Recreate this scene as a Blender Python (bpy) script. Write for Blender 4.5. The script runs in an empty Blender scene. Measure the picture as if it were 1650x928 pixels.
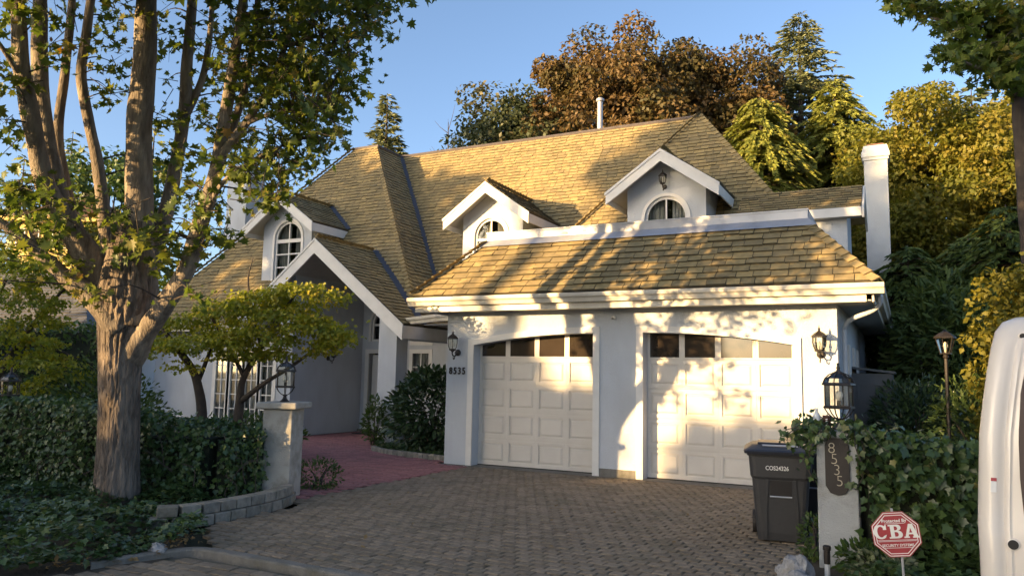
import bpy, bmesh, math, random
import numpy as np
from mathutils import Vector, Matrix, noise
from mathutils.geometry import tessellate_polygon
random.seed(7)
rng = np.random.default_rng(11)
scene = bpy.context.scene
col = scene.collection
PI = math.pi

# ------------------------------------------------------------------ camera, sky, sun, exposure
PW, PH, FOC = 1650.0, 928.0, 1237.1
CAM = np.array([7.0129, -12.2035, 1.6246])
YAW, PITCH, ROLL = -0.4741, 0.1131, 0.0193
_F = np.array([math.sin(YAW)*math.cos(PITCH), math.cos(YAW)*math.cos(PITCH), math.sin(PITCH)])
_R = np.array([math.cos(YAW), -math.sin(YAW), 0.0])
_U = np.cross(_R, _F)
CR = math.cos(ROLL)*_R + math.sin(ROLL)*_U
CU = -math.sin(ROLL)*_R + math.cos(ROLL)*_U
CF = _F
cam_data = bpy.data.cameras.new('camera')
cam = bpy.data.objects.new('camera', cam_data)
col.objects.link(cam)
cam_data.sensor_fit = 'HORIZONTAL'
cam_data.sensor_width = 36.0
cam_data.lens = 36.0*FOC/PW
cam_data.clip_start = 0.05
cam_data.clip_end = 3000
M = Matrix((( CR[0], CU[0], -CF[0], CAM[0]), (CR[1], CU[1], -CF[1], CAM[1]), (CR[2], CU[2], -CF[2], CAM[2]), (0, 0, 0, 1)))
cam.matrix_world = M
scene.camera = cam

SUN_AZ, SUN_EL = math.radians(33.0), math.radians(7.2)     # the light travels towards +X +Y
world = bpy.data.worlds.new('World'); scene.world = world; world.use_nodes = True
wn = world.node_tree.nodes; wl = world.node_tree.links
bg = wn['Background']
sky = wn.new('ShaderNodeTexSky'); sky.sky_type = 'NISHITA'; sky.sun_disc = False
sky.sun_elevation = SUN_EL; sky.sun_rotation = SUN_AZ + PI
sky.air_density = 0.6; sky.dust_density = 2.5; sky.ozone_density = 1.3; sky.altitude = 50
wl.new(sky.outputs[0], bg.inputs[0]); bg.inputs[1].default_value = 0.15
sun_data = bpy.data.lights.new('sun', 'SUN'); sun_data.energy = 5.0; sun_data.angle = math.radians(0.55)
sun_data.color = (1.0, 0.66, 0.30)
sun = bpy.data.objects.new('sun', sun_data); col.objects.link(sun)
SUND = Vector((math.sin(SUN_AZ)*math.cos(SUN_EL), math.cos(SUN_AZ)*math.cos(SUN_EL), -math.sin(SUN_EL)))
sun.rotation_euler = SUND.to_track_quat('-Z', 'Y').to_euler()
sun.location = (-30, -40, 20)
vs = scene.view_settings
vs.view_transform = 'Standard'; vs.look = 'None'; vs.gamma = 1.0; vs.use_curve_mapping = False; vs.exposure = 1.7

# ------------------------------------------------------------------ helpers
def at(u, v, D):
    return CAM + D*(CF + CR*(u-PW/2)/FOC - CU*(v-PH/2)/FOC)

def tagp(o, label=None, cat=None, group=None, kind=None):
    if label: o['label'] = label
    if cat: o['category'] = cat
    if group: o['group'] = group
    if kind: o['kind'] = kind
    return o

def thing(name, label, cat, loc=(0, 0, 0), rot=(0, 0, 0), group=None):
    o = bpy.data.objects.new(name, None); col.objects.link(o)
    o.empty_display_size = 0.2
    o.location = loc; o.rotation_euler = rot
    return tagp(o, label, cat, group)

def link(name, me, mat=None, parent=None):
    o = bpy.data.objects.new(name, me); col.objects.link(o)
    if mat is not None and not me.materials: me.materials.append(mat)
    if parent is not None: o.parent = parent
    return o

def origin_of(o):
    v = Vector((0, 0, 0))
    while o is not None:
        v = v + o.location; o = o.parent
    return v

class MB:
    """collects shapes, builds ONE mesh object"""
    def __init__(s): s.v = []; s.f = []
    def add(s, vs_, fs):
        b = len(s.v); s.v += [tuple(map(float, p)) for p in vs_]; s.f += [tuple(b+i for i in f) for f in fs]; return s
    def box(s, x0, x1, y0, y1, z0, z1):
        return s.add([(x0,y0,z0),(x1,y0,z0),(x1,y1,z0),(x0,y1,z0),(x0,y0,z1),(x1,y0,z1),(x1,y1,z1),(x0,y1,z1)],
                     [(0,3,2,1),(4,5,6,7),(0,1,5,4),(1,2,6,5),(2,3,7,6),(3,0,4,7)])
    def frustum(s, cx, cy, z0, w0, d0, z1, w1, d1):
        a = [(cx-w0/2,cy-d0/2,z0),(cx+w0/2,cy-d0/2,z0),(cx+w0/2,cy+d0/2,z0),(cx-w0/2,cy+d0/2,z0)]
        b = [(cx-w1/2,cy-d1/2,z1),(cx+w1/2,cy-d1/2,z1),(cx+w1/2,cy+d1/2,z1),(cx-w1/2,cy+d1/2,z1)]
        return s.add(a+b, [(0,3,2,1),(4,5,6,7),(0,1,5,4),(1,2,6,5),(2,3,7,6),(3,0,4,7)])
    def prism(s, pts, ext):
        """pts: planar polygon in 3d, ext: extrusion vector"""
        n = len(pts); ext = Vector(ext); a = [Vector(p) for p in pts]
        vs_ = [tuple(p) for p in a] + [tuple(p+ext) for p in a]
        fs = [tuple(range(n-1, -1, -1)), tuple(range(n, 2*n))] + [(i, (i+1) % n, n+(i+1) % n, n+i) for i in range(n)]
        return s.add(vs_, fs)
    def plate(s, outer, holes, y0, y1, swap=None):
        """outline with holes in the x-z plane between y0 and y1 (swap maps x,y,z)"""
        loops = [list(outer)] + [list(h) for h in holes]
        flat = [p for l in loops for p in l]
        tris = tessellate_polygon([[Vector((p[0], p[1], 0)) for p in l] for l in loops])
        n = len(flat); mp = swap or (lambda x, y, z: (x, y, z))
        vs_ = [mp(p[0], y0, p[1]) for p in flat] + [mp(p[0], y1, p[1]) for p in flat]
        fs = [tuple(t) for t in tris] + [tuple(n+i for i in reversed(t)) for t in tris]
        o = 0
        for l in loops:
            m = len(l)
            for i in range(m):
                j = (i+1) % m
                fs.append((o+i, o+j, n+o+j, n+o+i))
            o += m
        return s.add(vs_, fs)
    def tube(s, pts, r, n=8, cap=True):
        pts = [Vector(p) for p in pts]; k = len(pts)
        rs = r if hasattr(r, '__len__') else [r]*k
        prev = None; base = len(s.v)
        for i, p in enumerate(pts):
            t = (pts[min(i+1, k-1)] - pts[max(i-1, 0)]).normalized()
            if prev is None:
                a = Vector((0, 0, 1)) if abs(t.z) < 0.9 else Vector((1, 0, 0)); x = t.cross(a).normalized()
            else:
                x = (prev - t*prev.dot(t)).normalized()
            prev = x; y = t.cross(x)
            for j in range(n):
                an = 2*PI*j/n
                s.v.append(tuple(p + x*(rs[i]*math.cos(an)) + y*(rs[i]*math.sin(an))))
        for i in range(k-1):
            for j in range(n):
                a = base+i*n+j; b = base+i*n+(j+1) % n
                s.f.append((a, b, b+n, a+n))
        if cap:
            s.f.append(tuple(base+j for j in range(n-1, -1, -1))); s.f.append(tuple(base+(k-1)*n+j for j in range(n)))
        return s
    def lathe(s, prof, cx=0, cy=0, n=16, a0=0.0):
        """prof: list of (r, z)"""
        base = len(s.v); k = len(prof)
        for r, z in prof:
            for j in range(n):
                an = a0+2*PI*j/n; s.v.append((cx+r*math.cos(an), cy+r*math.sin(an), z))
        for i in range(k-1):
            for j in range(n):
                a = base+i*n+j; b = base+i*n+(j+1) % n
                s.f.append((a, b, b+n, a+n))
        s.f.append(tuple(base+j for j in range(n-1, -1, -1))); s.f.append(tuple(base+(k-1)*n+j for j in range(n)))
        return s
    def mesh(s, name, mat, off=Vector((0, 0, 0)), smooth=False, fix=True):
        me = bpy.data.meshes.new(name)
        me.from_pydata([(x-off.x, y-off.y, z-off.z) for x, y, z in s.v], [], s.f)
        if fix:
            bm = bmesh.new(); bm.from_mesh(me); bmesh.ops.recalc_face_normals(bm, faces=bm.faces); bm.to_mesh(me); bm.free()
        if smooth: me.polygons.foreach_set('use_smooth', [True]*len(me.polygons))
        me.materials.append(mat); me.update(); return me
    def build(s, name, mat, parent=None, local=False, smooth=False, bevel=0.0, fix=True):
        off = Vector((0, 0, 0)) if (local or parent is None) else origin_of(parent)
        me = s.mesh(name, mat, off, smooth, fix)
        o = link(name, me, None, parent)
        if bevel > 0:
            m = o.modifiers.new('bevel', 'BEVEL'); m.width = bevel; m.segments = 2; m.limit_method = 'ANGLE'; m.angle_limit = math.radians(40)
        return o

def cr_spline(pts, per=6):
    """Catmull-Rom through points of any dimension"""
    P = [np.array(p, float) for p in pts]; P = [2*P[0]-P[1]] + P + [2*P[-1]-P[-2]]
    out = []
    for i in range(1, len(P)-2):
        for k in range(per):
            t = k/per
            out.append(0.5*((2*P[i]) + (-P[i-1]+P[i+1])*t + (2*P[i-1]-5*P[i]+4*P[i+1]-P[i+2])*t*t + (-P[i-1]+3*P[i]-3*P[i+1]+P[i+2])*t**3))
    out.append(P[-2]); return out

def limb(mb, pts, n=10, per=5, bump=0.0, freq=3.0):
    """pts: (x,y,z,r); tapering bark tube with uneven surface"""
    c = cr_spline(pts, per); b = len(mb.v)
    mb.tube([p[:3] for p in c], [max(p[3], 0.003) for p in c], n)
    if bump > 0:
        k = len(c)
        for i in range(k):
            ctr = Vector(c[i][:3])
            for j in range(n):
                p = Vector(mb.v[b+i*n+j]); d = p-ctr
                w = noise.noise(Vector((p.x*freq*2.2, p.y*freq*2.2, p.z*freq*0.55)))
                mb.v[b+i*n+j] = tuple(ctr + d*(1+bump*w))

# ------------------------------------------------------------------ materials
def new_mat(name):
    m = bpy.data.materials.new(name); m.use_nodes = True
    return m, m.node_tree.nodes, m.node_tree.links, m.node_tree.nodes['Principled BSDF']

def ramp(n, stops):
    r = n.new('ShaderNodeValToRGB'); e = r.color_ramp.elements
    while len(e) < len(stops): e.new(0.5)
    for i, (p, c) in enumerate(stops): e[i].position = p; e[i].color = (*c, 1)
    return r

def mat(name, c1, c2=None, scale=4.0, rough=0.6, bump=0.0, bscale=40.0, metal=0.0, stretch=(1, 1, 1), detail=6.0, c3=None, s3=1.2, spec=0.5, dist=0.02):
    """two noise-mixed colours, a third in large blotches, fine relief"""
    m, n, l, p = new_mat(name)
    tc = n.new('ShaderNodeTexCoord'); mp = n.new('ShaderNodeMapping'); mp.inputs['Scale'].default_value = stretch
    l.new(tc.outputs['Object'], mp.inputs[0])
    p.inputs['Roughness'].default_value = rough; p.inputs['Metallic'].default_value = metal
    p.inputs['Specular IOR Level'].default_value = spec
    c2 = c2 or tuple(x*0.86 for x in c1)
    nz = n.new('ShaderNodeTexNoise'); nz.inputs['Scale'].default_value = scale; nz.inputs['Detail'].default_value = detail
    l.new(mp.outputs[0], nz.inputs['Vector'])
    r = ramp(n, [(0.3, c1), (0.7, c2)]); l.new(nz.outputs['Fac'], r.inputs[0]); out = r.outputs[0]
    if c3:
        n3 = n.new('ShaderNodeTexNoise'); n3.inputs['Scale'].default_value = s3; n3.inputs['Detail'].default_value = 8; n3.inputs['Roughness'].default_value = 0.65
        l.new(mp.outputs[0], n3.inputs['Vector'])
        r3 = ramp(n, [(0.48, (0, 0, 0)), (0.68, (1, 1, 1))]); l.new(n3.outputs['Fac'], r3.inputs[0])
        mx = n.new('ShaderNodeMixRGB'); l.new(r3.outputs[0], mx.inputs[0]); l.new(out, mx.inputs[1]); mx.inputs[2].default_value = (*c3, 1); out = mx.outputs[0]
    l.new(out, p.inputs['Base Color'])
    if bump > 0:
        nb = n.new('ShaderNodeTexNoise'); nb.inputs['Scale'].default_value = bscale; nb.inputs['Detail'].default_value = 5
        l.new(mp.outputs[0], nb.inputs['Vector'])
        bp = n.new('ShaderNodeBump'); bp.inputs['Strength'].default_value = bump; bp.inputs['Distance'].default_value = dist
        l.new(nb.outputs['Fac'], bp.inputs['Height']); l.new(bp.outputs[0], p.inputs['Normal'])
    return m

def tint_value(n, l, single=True):
    """random value of a piece: attribute for joined pieces, object random for single ones"""
    a = n.new('ShaderNodeAttribute'); a.attribute_name = 'tint'
    if not single: return a.outputs['Fac']
    oi = n.new('ShaderNodeObjectInfo')
    ad = n.new('ShaderNodeMath'); ad.operation = 'ADD'; l.new(a.outputs['Fac'], ad.inputs[0]); l.new(oi.outputs['Random'], ad.inputs[1])
    fr = n.new('ShaderNodeMath'); fr.operation = 'FRACT'; l.new(ad.outputs[0], fr.inputs[0])
    return fr.outputs[0]

def piece_mat(name, stops, rough=0.8, grain=(0.75, 1.2), gscale=14.0, bump=0.25, bscale=60.0, stretch=(1, 1, 1), blot=None, bl_scale=0.9, bl=(0.5, 0.7)):
    """colour by piece from a ramp, with grain and optional blotches (moss, dirt)"""
    m, n, l, p = new_mat(name)
    p.inputs['Roughness'].default_value = rough; p.inputs['Specular IOR Level'].default_value = 0.3
    r = ramp(n, stops); l.new(tint_value(n, l), r.inputs[0])
    geo = n.new('ShaderNodeNewGeometry'); mp = n.new('ShaderNodeMapping'); mp.inputs['Scale'].default_value = stretch; l.new(geo.outputs['Position'], mp.inputs[0])
    nz = n.new('ShaderNodeTexNoise'); nz.inputs['Scale'].default_value = gscale; nz.inputs['Detail'].default_value = 6; l.new(mp.outputs[0], nz.inputs['Vector'])
    g = ramp(n, [(0.25, (grain[0],)*3), (0.75, (grain[1],)*3)]); l.new(nz.outputs['Fac'], g.inputs[0])
    mu = n.new('ShaderNodeMixRGB'); mu.blend_type = 'MULTIPLY'; mu.inputs[0].default_value = 1; l.new(r.outputs[0], mu.inputs[1]); l.new(g.outputs[0], mu.inputs[2])
    out = mu.outputs[0]
    if blot:
        nb = n.new('ShaderNodeTexNoise'); nb.inputs['Scale'].default_value = bl_scale; nb.inputs['Detail'].default_value = 8; nb.inputs['Roughness'].default_value = 0.7; l.new(geo.outputs['Position'], nb.inputs['Vector'])
        rb = ramp(n, [(bl[0], (0, 0, 0)), (bl[1], (0.75,)*3)]); l.new(nb.outputs['Fac'], rb.inputs[0])
        mx = n.new('ShaderNodeMixRGB'); l.new(rb.outputs[0], mx.inputs[0]); l.new(out, mx.inputs[1]); mx.inputs[2].default_value = (*blot, 1); out = mx.outputs[0]
    l.new(out, p.inputs['Base Color'])
    n2 = n.new('ShaderNodeTexNoise'); n2.inputs['Scale'].default_value = bscale; n2.inputs['Detail'].default_value = 4; l.new(mp.outputs[0], n2.inputs['Vector'])
    bp = n.new('ShaderNodeBump'); bp.inputs['Strength'].default_value = bump; bp.inputs['Distance'].default_value = 0.01; l.new(n2.outputs['Fac'], bp.inputs['Height']); l.new(bp.outputs[0], p.inputs['Normal'])
    return m

def leaf_mat(name, stops, trans=0.35, rough=0.5, spec=0.35):
    m, n, l, p = new_mat(name)
    r = ramp(n, stops); l.new(tint_value(n, l, False), r.inputs[0])
    l.new(r.outputs[0], p.inputs['Base Color']); p.inputs['Roughness'].default_value = rough; p.inputs['Specular IOR Level'].default_value = spec
    tr = n.new('ShaderNodeBsdfTranslucent')
    hs = n.new('ShaderNodeHueSaturation'); hs.inputs['Value'].default_value = 1.5; hs.inputs['Saturation'].default_value = 1.1; l.new(r.outputs[0], hs.inputs['Color']); l.new(hs.outputs[0], tr.inputs[0])
    mx = n.new('ShaderNodeMixShader'); mx.inputs[0].default_value = trans
    l.new(p.outputs[0], mx.inputs[1]); l.new(tr.outputs[0], mx.inputs[2]); l.new(mx.outputs[0], n['Material Output'].inputs[0])
    return m

def glass_mat(name, tint=(0.9, 0.92, 0.92), base=0.0):
    """thin pane: clear with a Fresnel reflection"""
    m, n, l, p = new_mat(name); n.remove(p)
    t = n.new('ShaderNodeBsdfTransparent'); t.inputs[0].default_value = (*tint, 1)
    g = n.new('ShaderNodeBsdfGlossy'); g.inputs['Roughness'].default_value = 0.03
    fr = n.new('ShaderNodeFresnel'); fr.inputs[0].default_value = 1.32
    ad = n.new('ShaderNodeMath'); ad.operation = 'ADD'; ad.inputs[1].default_value = base; ad.use_clamp = True; l.new(fr.outputs[0], ad.inputs[0])
    mx = n.new('ShaderNodeMixShader'); l.new(ad.outputs[0], mx.inputs[0]); l.new(t.outputs[0], mx.inputs[1]); l.new(g.outputs[0], mx.inputs[2])
    l.new(mx.outputs[0], n['Material Output'].inputs[0]); return m

MT = {}
MT['stucco'] = mat('stucco', (0.535, 0.565, 0.60), (0.485, 0.51, 0.54), 3, 0.9, 0.5, 70, c3=(0.46, 0.475, 0.49), s3=1.1, stretch=(1, 1, 0.45))
MT['trim'] = mat('white_trim_paint', (0.72, 0.70, 0.66), (0.66, 0.64, 0.60), 5, 0.55, 0.05, 60)
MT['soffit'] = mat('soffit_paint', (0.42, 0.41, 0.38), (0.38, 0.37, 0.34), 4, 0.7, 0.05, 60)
MT['gutter'] = mat('gutter_paint', (0.62, 0.58, 0.49), (0.56, 0.52, 0.44), 6, 0.45, 0.03, 80, c3=(0.48, 0.44, 0.36), s3=2.0)
MT['gdoor'] = mat('garage_door_paint', (0.62, 0.58, 0.52), (0.58, 0.54, 0.48), 5, 0.5, 0.06, 120)
MT['flash'] = mat('galvanised_flashing', (0.46, 0.47, 0.50), (0.38, 0.39, 0.42), 3, 0.42, 0.06, 20, metal=0.35, c3=(0.32, 0.32, 0.34), s3=1.5)
MT['valley'] = mat('dark_valley_metal', (0.055, 0.055, 0.07), (0.04, 0.04, 0.05), 6, 0.45)
MT['shingle'] = piece_mat('roof_shingle', [(0.0, (0.2299, 0.1779, 0.0897)), (0.35, (0.302, 0.2273, 0.1046)), (0.7, (0.3516, 0.2603, 0.1146)), (1.0, (0.2705, 0.2039, 0.0997))], 0.85, (0.72, 1.2), 9, 0.35, 45, blot=(0.17, 0.15, 0.10), bl_scale=0.7, bl=(0.52, 0.80))
MT['butt'] = mat('shaded_shingle_edge', (0.115, 0.095, 0.055), (0.08, 0.067, 0.04), 12, 0.95)  # shadow line under each course, put into the colour of the butt faces
MT['deck'] = mat('roof_deck', (0.07, 0.06, 0.045), None, 5, 0.9)
MT['ridge'] = mat('dark_ridge_metal', (0.10, 0.085, 0.08), (0.07, 0.06, 0.06), 5, 0.6)
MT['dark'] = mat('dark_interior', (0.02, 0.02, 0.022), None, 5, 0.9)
MT['curtain'] = mat('curtain_cloth', (0.42, 0.40, 0.36), (0.34, 0.33, 0.30), 8, 0.9)
MT['pane'] = glass_mat('window_glass')
MT['dpane'] = mat('tinted_door_glass', (0.030, 0.023, 0.018), (0.042, 0.031, 0.023), 2.5, 0.06, spec=0.9)
MT['black'] = mat('black_lantern_metal', (0.022, 0.019, 0.018), (0.035, 0.028, 0.024), 20, 0.45, 0.1, 200, metal=0.3)
MT['lglass'] = glass_mat('lantern_glass', (0.93, 0.92, 0.86), 0.06)
MT['frost'] = mat('frosted_bulb', (0.75, 0.73, 0.68), None, 5, 0.35)
MT['paver'] = piece_mat('grey_paver', [(0.0, (0.1696, 0.1323, 0.0918)), (0.4, (0.221, 0.1748, 0.1231)), (0.75, (0.257, 0.2032, 0.1444)), (1.0, (0.1901, 0.1466, 0.1035))], 0.85, (0.7, 1.2), 22, 0.5, 70, blot=(0.095, 0.085, 0.055), bl_scale=1.3, bl=(0.52, 0.74))
MT['redpav'] = piece_mat('red_paver', [(0.0, (0.2692, 0.1191, 0.1172)), (0.5, (0.3283, 0.1434, 0.1374)), (1.0, (0.3741, 0.17, 0.1603))], 0.85, (0.75, 1.15), 16, 0.4, 70, blot=(0.135, 0.088, 0.078), bl_scale=1.1, bl=(0.50, 0.74))
MT['joint'] = mat('joint_sand', (0.105, 0.092, 0.068), (0.070, 0.066, 0.042), 8, 0.95, 0.4, 120)
MT['redjoint'] = mat('red_joint', (0.075, 0.045, 0.040), (0.06, 0.036, 0.032), 8, 0.95, 0.4, 120)
MT['concrete'] = mat('concrete', (0.20, 0.185, 0.16), (0.145, 0.135, 0.115), 9, 0.9, 0.6, 60, c3=(0.10, 0.094, 0.07), s3=2.0)
MT['block'] = piece_mat('wall_block', [(0.0, (0.20, 0.185, 0.155)), (0.5, (0.26, 0.24, 0.20)), (1.0, (0.30, 0.275, 0.23))], 0.9, (0.65, 1.2), 18, 0.7, 60, blot=(0.10, 0.095, 0.06), bl_scale=3, bl=(0.5, 0.75))
MT['pier'] = mat('pier_stucco', (0.40, 0.385, 0.35), (0.31, 0.295, 0.26), 5, 0.9, 0.5, 70, c3=(0.20, 0.19, 0.15), s3=2.5)
MT['pier2'] = mat('grey_pier_stucco', (0.38, 0.40, 0.41), (0.31, 0.325, 0.33), 4, 0.9, 0.5, 70, c3=(0.22, 0.22, 0.19), s3=3.0)
MT['soil'] = mat('soil', (0.085, 0.064, 0.044), (0.055, 0.043, 0.030), 9, 0.95, 0.8, 60, c3=(0.05, 0.055, 0.03), s3=2)
MT['ground'] = mat('ground_cover', (0.05, 0.055, 0.03), (0.035, 0.04, 0.022), 3, 0.95, 0.6, 30, c3=(0.07, 0.06, 0.04), s3=0.5)
MT['asphalt'] = mat('asphalt', (0.055, 0.053, 0.05), (0.04, 0.039, 0.037), 12, 0.9, 0.5, 200)
MT['bark'] = mat('maple_bark', (0.19, 0.150, 0.118), (0.075, 0.058, 0.045), 11, 0.95, 1.0, 26, stretch=(1.5, 1.5, 0.28), c3=(0.25, 0.20, 0.16), s3=4, dist=0.05)
MT['bark2'] = mat('limb_bark', (0.21, 0.170, 0.130), (0.095, 0.075, 0.058), 12, 0.9, 0.9, 34, stretch=(1.4, 1.4, 0.35), c3=(0.30, 0.25, 0.19), s3=5)
MT['twig'] = mat('dark_bark', (0.075, 0.058, 0.045), (0.045, 0.036, 0.03), 8, 0.9, 0.5, 40)
MT['bin'] = mat('bin_plastic', (0.040, 0.040, 0.042), (0.034, 0.034, 0.036), 30, 0.5, 0.15, 300)
MT['lid'] = mat('bin_lid_plastic', (0.024, 0.026, 0.036), (0.020, 0.022, 0.030), 20, 0.38, 0.1, 250)
MT['white'] = mat('white_paint', (0.75, 0.75, 0.73), None, 6, 0.5)
MT['grey_paint'] = mat('grey_siding_paint', (0.115, 0.125, 0.135), (0.095, 0.105, 0.115), 5, 0.7, 0.1, 60)
MT['sign'] = mat('red_sign_face', (0.33, 0.030, 0.042), (0.29, 0.026, 0.036), 12, 0.4)
MT['plaque'] = mat('brown_plaque', (0.022, 0.016, 0.013), (0.016, 0.012, 0.010), 20, 0.5, 0.2, 90)
MT['brass'] = mat('pale_numeral_metal', (0.46, 0.42, 0.33), (0.38, 0.34, 0.27), 20, 0.4, metal=0.4)
MT['van'] = mat('van_paint', (0.66, 0.61, 0.55), (0.62, 0.57, 0.51), 2, 0.25, spec=0.6)
MT['rubber'] = mat('black_rubber', (0.02, 0.017, 0.016), None, 10, 0.7)
MT['brownseal'] = mat('brown_interior_trim', (0.07, 0.045, 0.035), None, 10, 0.6)
MT['rock'] = mat('grey_rock', (0.30, 0.30, 0.30), (0.18, 0.18, 0.18), 7, 0.9, 0.8, 40, c3=(0.42, 0.42, 0.43), s3=9)
MT['wood'] = mat('weathered_wood', (0.24, 0.19, 0.13), (0.16, 0.125, 0.09), 6, 0.85, 0.4, 40, stretch=(0.4, 4, 4))
MT['slate'] = piece_mat('slate_shingle', [(0.0, (0.085, 0.09, 0.10)), (0.5, (0.12, 0.125, 0.135)), (1.0, (0.15, 0.152, 0.158))], 0.8, (0.8, 1.15), 8, 0.3, 40)
MT['yellowwall'] = mat('yellow_wall', (0.55, 0.40, 0.14), (0.50, 0.36, 0.12), 3, 0.9)
MT['brick_cap'] = mat('brick_cap', (0.20, 0.11, 0.085), (0.15, 0.085, 0.07), 14, 0.9, 0.5, 60)
MT['plastic_clear'] = mat('bottle_plastic', (0.55, 0.58, 0.60), (0.50, 0.53, 0.55), 6, 0.3)
MT['cup'] = mat('brown_paper_cup', (0.075, 0.040, 0.030), (0.06, 0.033, 0.026), 10, 0.6)
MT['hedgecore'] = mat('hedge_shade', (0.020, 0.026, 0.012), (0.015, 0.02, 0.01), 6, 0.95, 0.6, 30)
# leaves
MT['l_maple'] = leaf_mat('maple_leaf', [(0, (0.0551, 0.0842, 0.0162)), (0.55, (0.0937, 0.1287, 0.0234)), (0.85, (0.1543, 0.1633, 0.0315)), (0.95, (0.2205, 0.1633, 0.036)), (1, (0.2426, 0.099, 0.0315))], 0.42, 0.42)
MT['l_jmaple'] = leaf_mat('small_maple_leaf', [(0, (0.138, 0.1736, 0.0259)), (0.5, (0.233, 0.2563, 0.0316)), (0.85, (0.3622, 0.3225, 0.0374)), (1, (0.4485, 0.3141, 0.0431))], 0.4, 0.5)
MT['l_brown'] = leaf_mat('autumn_leaf', [(0, (0.0519, 0.0509, 0.0167)), (0.35, (0.088, 0.0704, 0.0243)), (0.7, (0.132, 0.0821, 0.0304)), (1, (0.1719, 0.1095, 0.0418))], 0.3, 0.6)
MT['l_dkgreen'] = leaf_mat('dark_green_leaf', [(0, (0.036, 0.0504, 0.0192)), (0.6, (0.066, 0.078, 0.03)), (1, (0.12, 0.096, 0.042))], 0.25, 0.55)
MT['l_yellow'] = leaf_mat('yellowing_leaf', [(0, (0.085, 0.105, 0.018)), (0.5, (0.155, 0.155, 0.022)), (1, (0.24, 0.19, 0.032))], 0.4, 0.55)
MT['l_conifer'] = leaf_mat('conifer_needle', [(0, (0.1286, 0.1524, 0.029)), (0.55, (0.2117, 0.2323, 0.0436)), (1, (0.3024, 0.2903, 0.0605))], 0.22, 0.6)
MT['l_bluecon'] = leaf_mat('dull_conifer_needle', [(0, (0.092, 0.1092, 0.046)), (0.55, (0.1437, 0.161, 0.069)), (1, (0.1955, 0.2012, 0.0862))], 0.2, 0.6)
MT['l_cedar'] = leaf_mat('cedar_spray', [(0, (0.036, 0.063, 0.018)), (0.6, (0.063, 0.102, 0.027)), (1, (0.105, 0.1424, 0.033))], 0.2, 0.6)
MT['l_gold'] = leaf_mat('golden_cedar_spray', [(0, (0.09, 0.092, 0.012)), (0.6, (0.15, 0.136, 0.016)), (1, (0.21, 0.176, 0.024))], 0.3, 0.6)
MT['l_ivy'] = leaf_mat('ivy_leaf', [(0, (0.0311, 0.0594, 0.0198)), (0.6, (0.0565, 0.0989, 0.0283)), (0.9, (0.0989, 0.1413, 0.0396)), (1, (0.1695, 0.1625, 0.0565))], 0.2, 0.38, 0.5)
MT['l_rhodo'] = leaf_mat('rhododendron_leaf', [(0, (0.026, 0.052, 0.0208)), (0.7, (0.0455, 0.0806, 0.0286)), (1, (0.0715, 0.104, 0.0364))], 0.1, 0.32, 0.5)
MT['l_pale'] = leaf_mat('variegated_leaf', [(0, (0.09, 0.11, 0.05)), (0.6, (0.22, 0.24, 0.14)), (1, (0.36, 0.36, 0.24))], 0.3, 0.5)
MT['l_laurel'] = leaf_mat('laurel_leaf', [(0, (0.0375, 0.0688, 0.0175)), (0.6, (0.0688, 0.11, 0.025)), (1, (0.1187, 0.15, 0.035))], 0.25, 0.45)
MT['l_dead'] = leaf_mat('fallen_leaf', [(0, (0.16, 0.10, 0.04)), (0.6, (0.24, 0.16, 0.07)), (1, (0.32, 0.25, 0.12))], 0.2, 0.7)

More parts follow.
